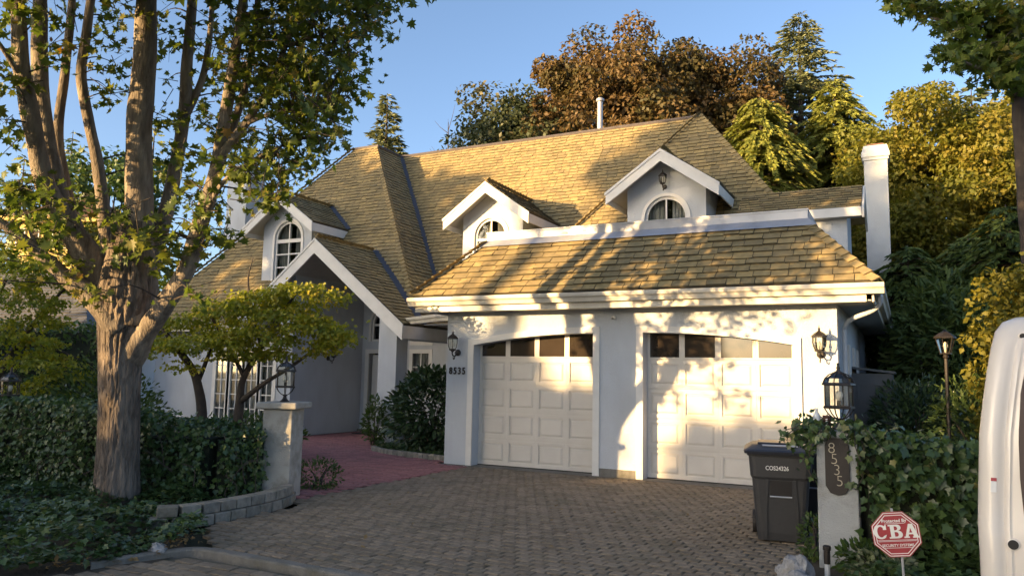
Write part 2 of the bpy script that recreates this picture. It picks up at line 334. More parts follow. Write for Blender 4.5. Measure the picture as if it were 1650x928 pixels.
# ------------------------------------------------------------------ leaves in bulk
def fan(outline, lift=0.0):
    """triangle fan leaf, stem at origin, along +Y; slightly cupped"""
    c = (0, 0.45, 0.0)
    v = [c] + [(x, y, lift*abs(x)*2) for x, y in outline]
    n = len(outline)
    return np.array(v, float), [(0, i, i+1) for i in range(1, n)] + [(0, n, 1)]
_half = [(0.10, 0.10), (0.42, -0.06), (0.30, 0.22), (0.60, 0.42), (0.28, 0.50), (0.36, 0.80), (0.14, 0.68)]
_mp = [(0, 0.02)] + _half + [(0, 1.06)] + [(-x, y) for x, y in reversed(_half)]
_ih = [(0.28, -0.08), (0.34, 0.18), (0.52, 0.36), (0.24, 0.52)]
_iv = [(0, 0.04)] + _ih + [(0, 0.95)] + [(-x, y) for x, y in reversed(_ih)]
SHAPES = {
    'maple': fan(_mp, 0.16), 'ivy': fan(_iv, 0.10),
    'quad': (np.array([(0, 0, 0), (0.32, 0.45, 0.07), (0, 1, 0), (-0.32, 0.45, 0.07)], float), [(0, 1, 2), (0, 2, 3)]),
    'oval': (np.array([(0, 0, 0), (0.17, 0.3, 0.05), (0.19, 0.65, 0.04), (0, 1, -0.05), (-0.19, 0.65, 0.04), (-0.17, 0.3, 0.05), (0, 0.5, 0)], float),
             [(0, 1, 6), (1, 2, 6), (2, 3, 6), (3, 4, 6), (4, 5, 6), (5, 0, 6)]),
    'frond': (np.array([(0, 0, 0), (0.13, 0.22, -0.02), (0.08, 0.34, 0), (0.17, 0.52, -0.05), (0.07, 0.62, -0.02), (0.11, 0.82, -0.08), (0, 1, -0.08),
                        (-0.11, 0.82, -0.08), (-0.07, 0.62, -0.02), (-0.17, 0.52, -0.05), (-0.08, 0.34, 0), (-0.13, 0.22, -0.02)], float),
              [(0, 1, 11), (1, 2, 10, 11), (2, 3, 9, 10), (3, 4, 8, 9), (4, 5, 7, 8), (5, 6, 7)]),
    'jleaf': fan([(0, 0.02), (0.44, 0.05), (0.20, 0.35), (0.46, 0.62), (0, 1.05), (-0.46, 0.62), (-0.20, 0.35), (-0.44, 0.05)], 0.12),
    'spike': (np.array([(0, 0, 0), (0.15, 0.42, -0.02), (0, 1, -0.10), (-0.15, 0.42, -0.02)], float), [(0, 1, 2), (0, 2, 3)]),
    'needle': (np.array([(0, 0, 0), (0.10, 0.4, 0), (0, 1, -0.06), (-0.10, 0.4, 0)], float), [(0, 1, 2), (0, 2, 3)]),
}
def unit(a):
    return a/np.maximum(np.linalg.norm(a, axis=-1, keepdims=True), 1e-9)
def leaves(name, pos, axis, normal, size, shape, material, parent=None, tint=None, stuff=True):
    """one mesh of n leaves: stem at pos, growing along axis, face towards normal"""
    bv, bf = SHAPES[shape]; n = len(pos); k = len(bv)
    y = unit(np.asarray(axis, float)); z = np.asarray(normal, float); z = unit(z - y*(z*y).sum(1, keepdims=True)); x = np.cross(y, z)
    size = np.broadcast_to(np.asarray(size, float), (n,))
    V = pos[:, None, :] + size[:, None, None]*(bv[None, :, 0, None]*x[:, None, :] + bv[None, :, 1, None]*y[:, None, :] + bv[None, :, 2, None]*z[:, None, :])
    off = np.array(origin_of(parent)) if parent is not None else np.zeros(3)
    V = (V-off).reshape(-1, 3)
    ls = np.array([len(f) for f in bf]); flat = np.concatenate([np.array(f) for f in bf])
    li = (np.arange(n)[:, None]*k + flat[None, :]).ravel()
    lt = np.tile(ls, n); st = np.concatenate([[0], np.cumsum(lt)[:-1]])
    me = bpy.data.meshes.new(name)
    me.vertices.add(n*k); me.vertices.foreach_set('co', V.astype(np.float32).ravel())
    me.loops.add(len(li)); me.loops.foreach_set('vertex_index', li.astype(np.int32))
    me.polygons.add(len(lt)); me.polygons.foreach_set('loop_start', st.astype(np.int32)); me.polygons.foreach_set('loop_total', lt.astype(np.int32))
    a = me.attributes.new('tint', 'FLOAT', 'POINT')
    t = rng.random(n) if tint is None else np.asarray(tint)
    a.data.foreach_set('value', np.repeat(np.clip(t, 0, 0.999), k).astype(np.float32))
    me.materials.append(material); me.update(calc_edges=True)
    o = link(name, me, None, parent)
    if stuff: o['kind'] = 'stuff'
    return o
def rand_unit(n):
    return unit(rng.normal(size=(n, 3)))
def noise3(p, f):
    return np.array([noise.noise(Vector(q*f)) for q in p])
# ------------------------------------------------------------------ ground
def sheet(name, pts, z, material, kind='structure', label=None):
    o = MB().add([(x, y, z) for x, y in pts], [tuple(range(len(pts)))]).build(name, material)
    if o.data.polygons[0].normal.z < 0: o.data.flip_normals()
    return tagp(o, label, None, None, kind)
sheet('ground', [(-500, -400), (500, -400), (500, 700), (-500, 700)], -0.09, MT['ground'], label='planted earth around the house')
sheet('road', [(-200, -17), (200, -17), (200, -10.2), (-200, -10.2)], -0.075, MT['asphalt'], label='asphalt road before the driveway')
sheet('planting_bed', [(-9, -9), (1.2, -9), (1.22, -7.2), (0.16, -6.4), (0.0, -4.4), (-0.6, -4.0), (-5.2, 0.2), (-7, 3.6), (-16, 3.6), (-16, -9)], -0.02, MT['soil'], label='dark soil bed under the tall maple')
sheet('garden_bed', [(6.05, -6.6), (6.4, -7.6), (12, -7.6), (12, 14), (6.2, 14), (6.2, -0.2), (6.05, -3.0)], -0.02, MT['soil'], label='dark soil bed beside the garage')

def add_tint(me, val):
    a = me.attributes.new('tint', 'FLOAT', 'POINT'); a.data.foreach_set('value', np.asarray(val, np.float32))

def paver_shape(w, d, h=0.03, c=0.008):
    """paver with a chamfered top; top at z=0"""
    w2, d2 = w/2, d/2
    k = c*1.1
    out = [(-w2+k, -d2), (w2-k, -d2), (w2, -d2+k), (w2, d2-k), (w2-k, d2), (-w2+k, d2), (-w2, d2-k), (-w2, -d2+k)]
    v = [(x, y, -h) for x, y in out] + [(x, y, -c*0.7) for x, y in out] + [(x*(1-2*c/w), y*(1-2*c/d), 0) for x, y in out]
    f = [(i, (i+1) % 8, 8+(i+1) % 8, 8+i) for i in range(8)] + [(8+i, 8+(i+1) % 8, 16+(i+1) % 8, 16+i) for i in range(8)] + [tuple(range(16, 24))]
    return np.array(v, float), f

def inside(p, poly):
    x, y = p; c = False; n = len(poly)
    for i in range(n):
        x0, y0 = poly[i]; x1, y1 = poly[(i+1) % n]
        if (y0 > y) != (y1 > y) and x < (x1-x0)*(y-y0)/(y1-y0)+x0: c = not c
    return c

def lay_pavers(parent, poly, w, d, gap, material, n_single, name, rot=0.0, wave=0.0, jit=0.006, ztop=0.0):
    """running bond of pavers inside a polygon; the ones that show largest are single objects, the rest one mesh"""
    xs = [p[0] for p in poly]; ys = [p[1] for p in poly]
    cx, cy = sum(xs)/len(xs), sum(ys)/len(ys); R = max(max(xs)-min(xs), max(ys)-min(ys))*0.75
    ca, sa = math.cos(rot), math.sin(rot); items = []
    k = 0; y = -R
    while y < R:
        x = -R + (0.5*w if k % 2 else 0)
        while x < R:
            px = x*ca - y*sa + cx; py = x*sa + y*ca + cy + wave*math.sin(x*2.1+k*0.15)
            if inside((px, py), poly):
                items.append((px+random.uniform(-jit, jit), py+random.uniform(-jit, jit), random.uniform(-0.004, 0.002), rot+random.gauss(0, 0.02), random.random()))
            x += w
        y += d; k += 1
    variants = [paver_shape(w-gap*0.45-random.uniform(0, 0.006), d-gap-random.uniform(0, 0.008)) for _ in range(5)]
    def visible(it):
        q = np.array([it[0], it[1], 0])-CAM; zf = q@CF
        u = PW/2+FOC*(q@CR)/zf; v = PH/2-FOC*(q@CU)/zf
        return zf > 0 and -20 < u < PW+20 and v < PH+25
    order = sorted(range(len(items)), key=lambda i: ((0 if visible(items[i]) else 1), (items[i][0]-CAM[0])**2+(items[i][1]-CAM[1])**2))
    meshes = []
    for v, f in variants:
        me = bpy.data.meshes.new(name); me.from_pydata([tuple(p) for p in v], [], f); me.materials.append(material); add_tint(me, [0]*len(v)); meshes.append(me)
    off = origin_of(parent)
    for i in order[:n_single]:
        it = items[i]; o = bpy.data.objects.new(name, meshes[i % 5]); col.objects.link(o); o.parent = parent
        o.location = (it[0]-off.x, it[1]-off.y, it[2]+ztop-off.z); o.rotation_euler = (random.gauss(0, 0.006), random.gauss(0, 0.006), it[3])
    rest = order[n_single:]
    if rest:
        V = []; Fa = []; T = []
        for i in rest:
            it = items[i]; v, f = variants[i % 5]; b = len(V)
            c, s = math.cos(it[3]), math.sin(it[3])
            tx, ty = random.gauss(0, 0.012), random.gauss(0, 0.012)
            V += [(p[0]*c-p[1]*s+it[0]-off.x, p[0]*s+p[1]*c+it[1]-off.y, p[2]+it[2]+ztop-off.z+p[0]*tx+p[1]*ty) for p in v]
            Fa += [tuple(b+j for j in q) for q in f]; T += [it[4]]*len(v)
        me = bpy.data.meshes.new(name+'_field'); me.from_pydata(V, [], Fa); me.materials.append(material); add_tint(me, T)
        o = link(name+'_field', me, None, parent); o['kind'] = 'stuff'

DRIVE = [(0.02, -0.02), (0.02, -4.55), (0.36, -4.75), (0.40, -6.2), (1.35, -7.02), (6.3, -7.02), (6.05, -5.4), (6.15, -3.2), (6.15, -0.02)]
drv = sheet('driveway', DRIVE, -0.012, MT['joint'], label='driveway of small grey pavers in front of the two garage doors')
lay_pavers(drv, DRIVE, 0.148, 0.128, 0.013, MT['paver'], 300, 'paver', rot=-0.06, wave=0.03)
APRON = [(1.30, -7.24), (6.6, -7.24), (6.8, -10.1), (0.9, -10.1), (1.05, -7.8)]
apr = sheet('driveway_apron', APRON, -0.024, MT['joint'], label='strip of grey pavers between the kerb and the road')
lay_pavers(apr, APRON, 0.215, 0.140, 0.014, MT['paver'], 110, 'paver', rot=0.03, wave=0.01, ztop=-0.012)
PATH = [(-0.02, -4.55), (-0.02, -0.10), (-0.75, -0.05), (-0.80, 0.36), (-2.0, 0.58), (-3.1, 1.15), (-3.65, 1.9), (-3.45, 5.2), (-6.6, 5.2), (-6.6, 2.4), (-4.6, 0.3), (-1.6, -3.0), (-0.5, -3.9)]
pth = sheet('entry_path', PATH, -0.014, MT['redjoint'], label='red brick path curving from the driveway to the porch')
lay_pavers(pth, PATH, 0.21, 0.105, 0.009, MT['redpav'], 160, 'brick', rot=0.35, wave=0.02, jit=0.003, ztop=0.002)

# concrete kerb strip
kb = MB()
kp = cr_spline([(0.95, -7.95), (1.04, -7.62), (1.22, -7.20), (1.50, -7.10), (2.2, -7.12), (3.2, -7.13), (6.5, -7.13)], 6)
kp = cr_spline([tuple(q_) for q_ in kp[::3]]+[tuple(kp[-1])], 8)
prof = [(-0.062, -0.09), (-0.062, 0.022), (-0.050, 0.034), (-0.02, 0.038), (0.02, 0.037), (0.050, 0.033), (0.062, 0.020), (0.062, -0.09)]
for i, c_ in enumerate(kp):
    d_ = unit((kp[min(i+1, len(kp)-1)]-kp[max(i-1, 0)])[None])[0]; nx = np.array([-d_[1], d_[0]])
    for o_, z_ in prof: kb.v.append((c_[0]+nx[0]*o_, c_[1]+nx[1]*o_, z_+(0.006*noise.noise(Vector((c_[0]*6, c_[1]*6, o_*30))) if z_ > 0 else 0)))
kb.f = [(i*8+j_, i*8+j_+1, i*8+9+j_, i*8+8+j_) for i in range(len(kp)-1) for j_ in range(7)]
tagp(kb.build('kerb', MT['concrete']), 'narrow concrete kerb strip edging the driveway pavers', None, None, 'structure')

# ------------------------------------------------------------------ the house
house = thing('house', 'pale stucco house with steep tan shingle roof, dormers and two garage doors', 'house')
S = 1.35                                   # main roof pitch

def roof_basis(poly):
    P = [Vector(p) for p in poly]
    n = Vector((0, 0, 0))
    for i in range(len(P)):
        a, b = P[i], P[(i+1) % len(P)]
        n += Vector(((a.y-b.y)*(a.z+b.z), (a.z-b.z)*(a.x+b.x), (a.x-b.x)*(a.y+b.y)))
    n.normalize()
    if n.z < 0: n = -n
    s = (Vector((0, 0, 1)) - n*n.z).normalized(); e = s.cross(n).normalized()
    o = min(P, key=lambda p: p.z)
    return o, e, s, n

def clip(poly, cl):
    """Sutherland-Hodgman against convex counter-clockwise polygon"""
    out = poly
    for i in range(len(cl)):
        ax, ay = cl[i]; bx, by = cl[(i+1) % len(cl)]
        inp = out; out = []
        if not inp: return []
        f = lambda p: (bx-ax)*(p[1]-ay)-(by-ay)*(p[0]-ax)
        for j in range(len(inp)):
            p, q_ = inp[j], inp[(j+1) % len(inp)]; fp, fq = f(p), f(q_)
            if fp >= 0: out.append(p)
            if (fp >= 0) != (fq >= 0):
                t = fp/(fp-fq); out.append((p[0]+(q_[0]-p[0])*t, p[1]+(q_[1]-p[1])*t))
    return out

def area2(p):
    return 0.5*sum(p[i][0]*p[(i+1) % len(p)][1]-p[(i+1) % len(p)][0]*p[i][1] for i in range(len(p)))

def shingle_roof(name, poly, parent, expo=0.145, wmin=0.16, wmax=0.31, material=None, single=False, piece='shingle', deck_t=0.05, lift=0.03):
    """a roof slope: deck and courses of thick-butted shingles cut at the slope's edges"""
    material = material or MT['shingle']
    o, e, s, n = roof_basis(poly)
    base = MB().prism([Vector(p) - n*deck_t for p in poly], n*deck_t).build(name, MT['deck'], parent)
    pl = [((Vector(p)-o).dot(e), (Vector(p)-o).dot(s)) for p in poly]
    if area2(pl) < 0: pl = pl[::-1]
    a0, a1 = min(p[0] for p in pl), max(p[0] for p in pl); b0, b1 = min(p[1] for p in pl), max(p[1] for p in pl)
    V = []; Fa = []; T = []; MI = []; off = origin_of(base)
    row = 0; b = b0
    while b < b1:
        a = a0 - random.uniform(0, wmax)
        while a < a1:
            w = random.uniform(wmin, wmax); g = 0.005
            jl = random.uniform(-0.014, 0.014) if b > b0+0.01 else 0
            quad = [(a+g, b+jl), (a+w-g, b+jl), (a+w-g, b+expo+0.012), (a+g, b+expo+0.012)]
            c = clip(quad, pl); a += w
            if len(c) < 3 or area2(c) < 0.0008: continue
            th = lift*random.uniform(0.65, 1.35)
            def hgt(q): return th + (0.007-th)*min(max((q[1]-b)/expo, 0), 1.1)
            m = len(c)
            top = [o + e*q[0] + s*q[1] + n*hgt(q) for q in c]; bot = [o + e*q[0] + s*q[1] for q in c]
            vv = [tuple(p-off) for p in top+bot]
            ff = [tuple(range(m))] + [(i, m+i, m+(i+1) % m, (i+1) % m) for i in range(m)]
            if single:
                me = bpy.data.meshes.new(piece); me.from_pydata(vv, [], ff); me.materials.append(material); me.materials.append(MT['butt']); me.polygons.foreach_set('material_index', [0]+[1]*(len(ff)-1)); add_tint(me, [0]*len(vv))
                link(piece, me, None, base)
            else:
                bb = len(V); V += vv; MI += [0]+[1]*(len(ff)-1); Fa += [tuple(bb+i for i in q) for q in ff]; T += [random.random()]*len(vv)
        b += expo; row += 1
    if V:
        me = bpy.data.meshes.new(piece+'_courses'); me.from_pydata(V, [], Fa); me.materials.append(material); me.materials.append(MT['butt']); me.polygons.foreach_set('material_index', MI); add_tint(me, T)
        oo = link(piece+'_courses', me, None, base); oo['kind'] = 'stuff'
    return base

def hip_caps(parent, p0, p1, nl, nr, wid=0.13, expo=0.17, th=0.042, material=None):
    """overlapping folded caps from p0 (low) to p1 (high); nl, nr: normals of the two slopes"""
    p0, p1 = Vector(p0), Vector(p1); d = (p1-p0); L = d.length; d.normalize()
    nl, nr = Vector(nl).normalized(), Vector(nr).normalized(); up = (nl+nr).normalized()
    tl = nl.cross(d); tr = nr.cross(d)
    side = d.cross(up)
    if tl.dot(side) > 0: tl = -tl
    if tr.dot(side) < 0: tr = -tr
    k = int(L/expo); ex = L/k
    def pts(lo):
        h = th if lo else 0.010
        a = 0.0 if lo else ex*1.12
        c = d*a + up*(h+0.018)
        return [c+tl*wid-up*0.008, c, c+tr*wid-up*0.008]
    lo, hi = pts(True), pts(False)
    v = lo + hi + [q-up*0.022 for q in lo]
    f = [(0, 1, 4, 3), (1, 2, 5, 4), (6, 7, 1, 0), (7, 8, 2, 1)]
    me = bpy.data.meshes.new('cap_shingle'); me.from_pydata([tuple(q) for q in v], [], f); me.materials.append(material or MT['shingle']); add_tint(me, [0]*len(v))
    for i in range(k):
        ob = link('cap_shingle', me, None, parent); ob.location = p0 + d*(ex*i)

# --- roof planes of the main body
wing_apexL, wing_apexR = (-9.18, 7.61, 9.0), (-8.26, 7.61, 9.0)
ZE = 2.95
yw = 7.61-(9.0-ZE)/1.36; xw = -8.26+(9.0-ZE)/1.25; ym = 9.0-(9.0-ZE)/S
mainr = shingle_roof('main_roof', [(-8.26, 9.0, 9.0), (xw, ym, ZE), (1.9, ym, ZE), (1.9, 9.0, 9.0)], house)
PX, PZ, PP, PHW, PYF = -5.84, 4.90, 0.80, 2.70, 2.20      # porch gable: ridge, pitch, half width, front
_wy = lambda z: 7.61-(9.0-z)/1.36
_va = (PX, _wy(PZ), PZ); _zh = 9.0-1.25*(PX+8.26); _hp = (PX, _wy(_zh), _zh)
wingf = shingle_roof('wing_roof', [wing_apexL, (-9.18-(7.61-yw), yw, ZE), (PX-(PZ-ZE)/PP, yw, ZE), _va, _hp, wing_apexR], house)
shingle_roof('wing_roof', [_va, (xw, yw, ZE), _hp], house)
wingr = shingle_roof('wing_side_roof', [wing_apexR, (xw, yw, ZE), (xw, ym, ZE), (-8.26, 9.0, 9.0)], house)
AP = (2.22, 8.28, 8.85); kk = (8.85-3.0)/S
pyrf = shingle_roof('pavilion_roof', [AP, (2.22-kk, 8.28-kk, 3.0), (2.22+kk, 8.28-kk, 3.0)], house)
MB().add([AP, (2.22, 10.2, 8.85), (2.22+kk, 10.2+kk, 3.0), (2.22+kk, 8.28-kk, 3.0)], [(0, 1, 2, 3)]).build('pavilion_side_roof', MT['shingle'], house)
MB().add([AP, (2.22-kk, 8.28-kk, 3.0), (2.22-kk, 10.2, 3.0), (2.22, 10.2, 8.85)], [(0, 1, 2, 3)]).build('pavilion_inner_roof', MT['shingle'], house)
MB().add([(-9.18, 9.0, 9.0), (1.9, 9.0, 9.0), (2.22, 10.2, 8.85), (2.22+kk, 10.2+kk, 3.0), (-13.6, 14.5, 3.0)], [(0, 1, 2), (0, 2, 3, 4)]).build('rear_roof', MT['shingle'], house)
MB().add([wing_apexL, (-9.18, 9.0, 9.0), (-13.6, 14.5, 3.0), (-9.18-(7.61-yw), yw, ZE)], [(0, 1, 2, 3)]).build('wing_outer_roof', MT['shingle'], house)
MB().add([wing_apexL, wing_apexR, (-8.26, 9.0, 9.0), (-9.18, 9.0, 9.0)], [(0, 1, 2, 3)]).build('wing_top', MT['ridge'], house)
nf = (0, -S, 1)
hip_caps(pyrf, (2.22+kk, 8.28-kk, 3.0), AP, nf, (S, 0, 1))
hip_caps(pyrf, (2.22-kk, 8.28-kk, 3.0), AP, nf, (-S, 0, 1), wid=0.10)
hip_caps(wingf, (xw, yw, ZE), wing_apexR, (0, -1.36, 1), (1.25, 0, 1), wid=0.12)
hip_caps(wingf, (-9.18-(7.61-yw), yw, ZE), wing_apexL, (0, -1.36, 1), (-1.36, 0, 1), wid=0.10)
# dark ridge caps and the valley flashing
MB().tube([(-8.3, 9.0, 9.03), (1.95, 9.0, 9.03)], 0.055, 6).build('ridge_flashing', MT['ridge'], mainr)
MB().tube([(-9.25, 7.61, 9.03), (-8.22, 7.61, 9.03), (-8.26, 9.0, 9.03)], 0.05, 6).build('ridge_flashing', MT['ridge'], wingf)
def strip(p0, p1, w, up, name, parent, material=None, t=0.03):
    p0, p1 = Vector(p0), Vector(p1); d = (p1-p0).normalized(); sd = d.cross(Vector(up)).normalized()*w; u = Vector(up).normalized()
    MB().prism([p0-sd+u*0.02, p0+sd+u*0.02, p1+sd+u*0.02, p1-sd+u*0.02], u*t).build(name, material or MT['valley'], parent)
strip((xw, ym, ZE), (-8.26, 9.0, 9.0), 0.085, (0.45, -0.5, 1), 'valley_flashing', mainr, t=0.045)

# --- gabled dormers and the porch gable
def gable_roof(name, xc, yf, yb, zr, hw, pitch, parent, fascia_h=0.24, ridge_caps=True):
    """two shingled slopes, barge boards in front, eave boards at the sides"""
    ze = zr-hw*pitch
    base = shingle_roof(name, [(xc, yf, zr), (xc+hw, yf, ze), (xc+hw, yb, ze), (xc, yb, zr)], parent)
    MB().prism([(xc, yf, zr-0.04), (xc-hw, yf, ze-0.04), (xc-hw, yb, ze-0.04), (xc, yb, zr-0.04)], (0, 0, 0.065)).build('far_slope', MT['shingle'], base)
    for sx in (1, -1):
        x1 = xc+sx*hw
        dz = fascia_h*math.sqrt(1+pitch*pitch)*0.92
        MB().prism([(xc, yf-0.035, zr-0.03), (x1, yf-0.035, ze-0.03), (x1, yf-0.035, ze-0.03-dz*0.98), (xc, yf-0.035, zr-0.03-dz)], (0, 0.045, 0)).build('barge_board', MT['trim'], base)
        MB().prism([(xc, yf-0.055, zr-0.012), (x1+sx*0.02, yf-0.055, ze-0.012), (x1+sx*0.02, yf-0.055, ze-0.075), (xc, yf-0.055, zr-0.075)], (0, 0.019, 0)).build('drip_edge', MT['trim'], base)
        MB().box(min(x1-sx*0.03, x1), max(x1-sx*0.03, x1), yf+0.012, yb, ze-0.03-dz*0.85, ze-0.035).build('eave_board', MT['trim'], base)
    # soffit lining under both slopes
    for sx in (1, -1):
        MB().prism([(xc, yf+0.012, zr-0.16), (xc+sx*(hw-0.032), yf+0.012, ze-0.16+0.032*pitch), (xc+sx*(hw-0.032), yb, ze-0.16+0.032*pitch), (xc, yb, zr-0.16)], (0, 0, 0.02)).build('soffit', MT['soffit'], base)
    if ridge_caps: hip_caps(base, (xc, yf, zr-0.01), (xc, yb-0.3, zr-0.01), (1, 0, 1.2), (-1, 0, 1.2), wid=0.10, expo=0.17)
    return base

def arch_pts(xc, hw, z0, zs, n=14, rise=None):
    """window outline: straight sides from z0 to zs, then an arch of the given rise"""
    rise = hw if rise is None else rise
    return [(xc-hw, z0), (xc+hw, z0), (xc+hw, zs)] + [(xc+hw*math.cos(PI*i/n), zs+rise*math.sin(PI*i/n)) for i in range(1, n)] + [(xc-hw, zs)]

def arched_window(parent, xc, y, hw, z0, zs, rise, bars_x, bars_z, curtain=True, depth=0.10, frame=0.06):
    """frame, panes and glazing bars in an opening whose wall face is at y"""
    outer = arch_pts(xc, hw, z0, zs, 16, rise); inner = arch_pts(xc, hw-frame, z0+frame, zs, 16, rise-frame)
    wnd = MB().plate(outer, [inner], y+0.03, y+0.03+0.05).build('window', MT['trim'], parent)
    MB().plate(inner, [], y+0.058, y+0.064).build('pane', MT['pane'], wnd)
    casing = arch_pts(xc, hw+0.075, z0-0.0, zs, 16, rise+0.075)
    MB().plate(casing, [outer], y-0.028, y+0.002).build('window_casing', MT['trim'], wnd)
    for bx in bars_x: MB().box(bx-0.018, bx+0.018, y+0.036, y+0.056, z0+frame, zs+math.sqrt(max(0, 1-((bx-xc)/hw)**2))*rise-frame*0.9).build('glazing_bar', MT['trim'], wnd)
    for bz, t in bars_z: MB().box(xc-hw+frame, xc+hw-frame, y+0.034, y+0.058, bz-t, bz+t).build('glazing_bar', MT['trim'], wnd)
    if curtain:
        for sx in (-1, 1):
            c = MB(); n = 26; x_in, x_out = (xc+sx*hw*0.18, xc+sx*hw*1.0)
            for i in range(n+1):
                x = x_in+(x_out-x_in)*i/n; yy = y+0.22+0.03*math.sin(i*1.35)
                c.v += [(x, yy, z0-0.1), (x, yy, zs+rise)]
            c.f = [(2*i, 2*i+2, 2*i+3, 2*i+1) for i in range(n)]
            c.build('curtain', MT['curtain'], wnd, fix=False)
    return wnd

def dormer(xc, hw, yf, zbase, zr, roof_y, pitch, ov_x, ov_y, yb, win):
    """front wall with arched window, cheek walls, gable roof"""
    zt = zr-0.1; ze = zr-(hw+ov_x)*pitch
    zw = zr-hw*pitch-0.10
    hole = arch_pts(*win['hole'])
    front = MB().plate([(xc-hw, zbase), (xc+hw, zbase), (xc+hw, zw), (xc, zt), (xc-hw, zw)], [hole], yf, yf+0.16).build('dormer_wall', MT['stucco'], house)
    for sx in (-1, 1):
        x0, x1 = sorted((xc+sx*hw, xc+sx*(hw-0.15)))
        MB().box(x0, x1, yf+0.162, yb, zbase, zw-0.02).build('dormer_cheek', MT['stucco'], front)
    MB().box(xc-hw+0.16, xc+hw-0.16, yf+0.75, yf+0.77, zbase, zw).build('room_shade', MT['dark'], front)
    gable_roof('dormer_roof', xc, yf-ov_y, yb, zr, hw+ov_x, pitch, house)
    arched_window(front, win['hole'][0], yf, *win['hole'][1:4], win['hole'][5], win['bx'], win['bz'])
    return front
dormer(-8.55, 0.90, 4.05, 3.6, 6.62, 4.05, 0.72, 0.38, 0.40, 6.6, dict(hole=(-8.50, 0.50, 4.15, 5.36, 16, 0.50), bx=[-8.50], bz=[(5.30, 0.05), (4.92, 0.018), (4.55, 0.018)]))
dormer(-2.42, 0.88, 5.00, 3.3, 6.55, 5.0, 0.72, 0.36, 0.40, 7.6, dict(hole=(-2.47, 0.47, 3.9, 5.20, 16, 0.47), bx=[-2.47], bz=[(5.12, 0.03), (4.7, 0.018)]))
dormer(2.22, 0.92, 4.80, 3.2, 6.80, 4.8, 0.70, 0.38, 0.42, 7.0, dict(hole=(2.22, 0.50, 3.9, 5.28, 16, 0.50), bx=[2.22], bz=[(5.20, 0.03), (4.8, 0.018)]))
for xc, yf, zr, ze_x, yb, sl, pm in ((-8.55, 3.65, 6.62, 1.28, 0, 0.72, 1.36),):
    strip((xc+ze_x, 7.61-(9.0-(zr-ze_x*sl))/pm, zr-ze_x*sl), (xc, 7.61-(9.0-zr)/pm, zr), 0.07, (0.5, -0.6, 1), 'valley_flashing', wingf, t=0.045)

# porch
porch = gable_roof('porch_roof', PX, PYF, 4.75, PZ, PHW, PP, house, fascia_h=0.30)
strip((PX+PHW, 7.61-(9.0-(PZ-PHW*PP))/1.36, PZ-PHW*PP), (PX, 7.61-(9.0-PZ)/1.36, PZ), 0.085, (0.5, -0.6, 1), 'valley_flashing', porch, t=0.05)
MB().box(-4.03, -3.52, 2.5, 2.95, 0, 2.95).build('porch_column', MT['stucco'], house)
MB().box(-7.12, -6.70, 2.5, 5.3, 0, 4.15).build('porch_side_wall', MT['stucco'], house)
MB().box(-3.55, -3.30, 2.95, 5.3, 2.40, 2.72).build('porch_beam', MT['stucco'], house)
# back wall of the porch with door, arched light and the small window
dh = [(-6.46, 0.02), (-5.42, 0.02), (-5.42, 2.18), (-6.46, 2.18)]
ah = arch_pts(-5.94, 0.46, 2.50, 2.98, 12, 0.46)
w1 = [(-5.02, 1.0), (-4.40, 1.0), (-4.40, 2.22), (-5.02, 2.22)]
w2 = [(-5.02, 2.45), (-4.40, 2.45), (-4.40, 2.95), (-5.02, 2.95)]
MB().plate([(-6.70, -0.02), (-0.60, -0.02), (-0.60, 2.98), (-3.9, 3.1), (-4.7, 4.2), (-6.70, 4.2)], [dh, ah, w1, w2], 5.3, 5.5).build('entry_wall', MT['stucco'], house)
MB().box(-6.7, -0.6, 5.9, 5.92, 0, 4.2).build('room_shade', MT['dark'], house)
dr = MB().box(-6.40, -5.48, 5.40, 5.45, 0.03, 2.12).build('front_door', MT['trim'], house)
MB().plate([(-6.56, 0.02), (-5.32, 0.02), (-5.32, 2.28), (-6.56, 2.28)], [[(-6.44, 0.025), (-5.44, 0.025), (-5.44, 2.16), (-6.44, 2.16)]], 5.26, 5.31).build('door_frame', MT['trim'], dr)
for z0, z1 in ((0.2, 0.95), (1.1, 1.95)):
    for x0 in (-6.3, -5.88): MB().box(x0, x0+0.32, 5.385, 5.402, z0, z1).build('door_panel', MT['trim'], dr)
MB().tube([(-5.56, 5.37, 1.0), (-5.56, 5.33, 1.0), (-5.62, 5.33, 1.0)], 0.014, 6).build('handle', MT['black'], dr)
arched_window(house, -5.94, 5.3, 0.46, 2.50, 2.98, 0.46, [-5.94], [(2.96, 0.03)], curtain=False)
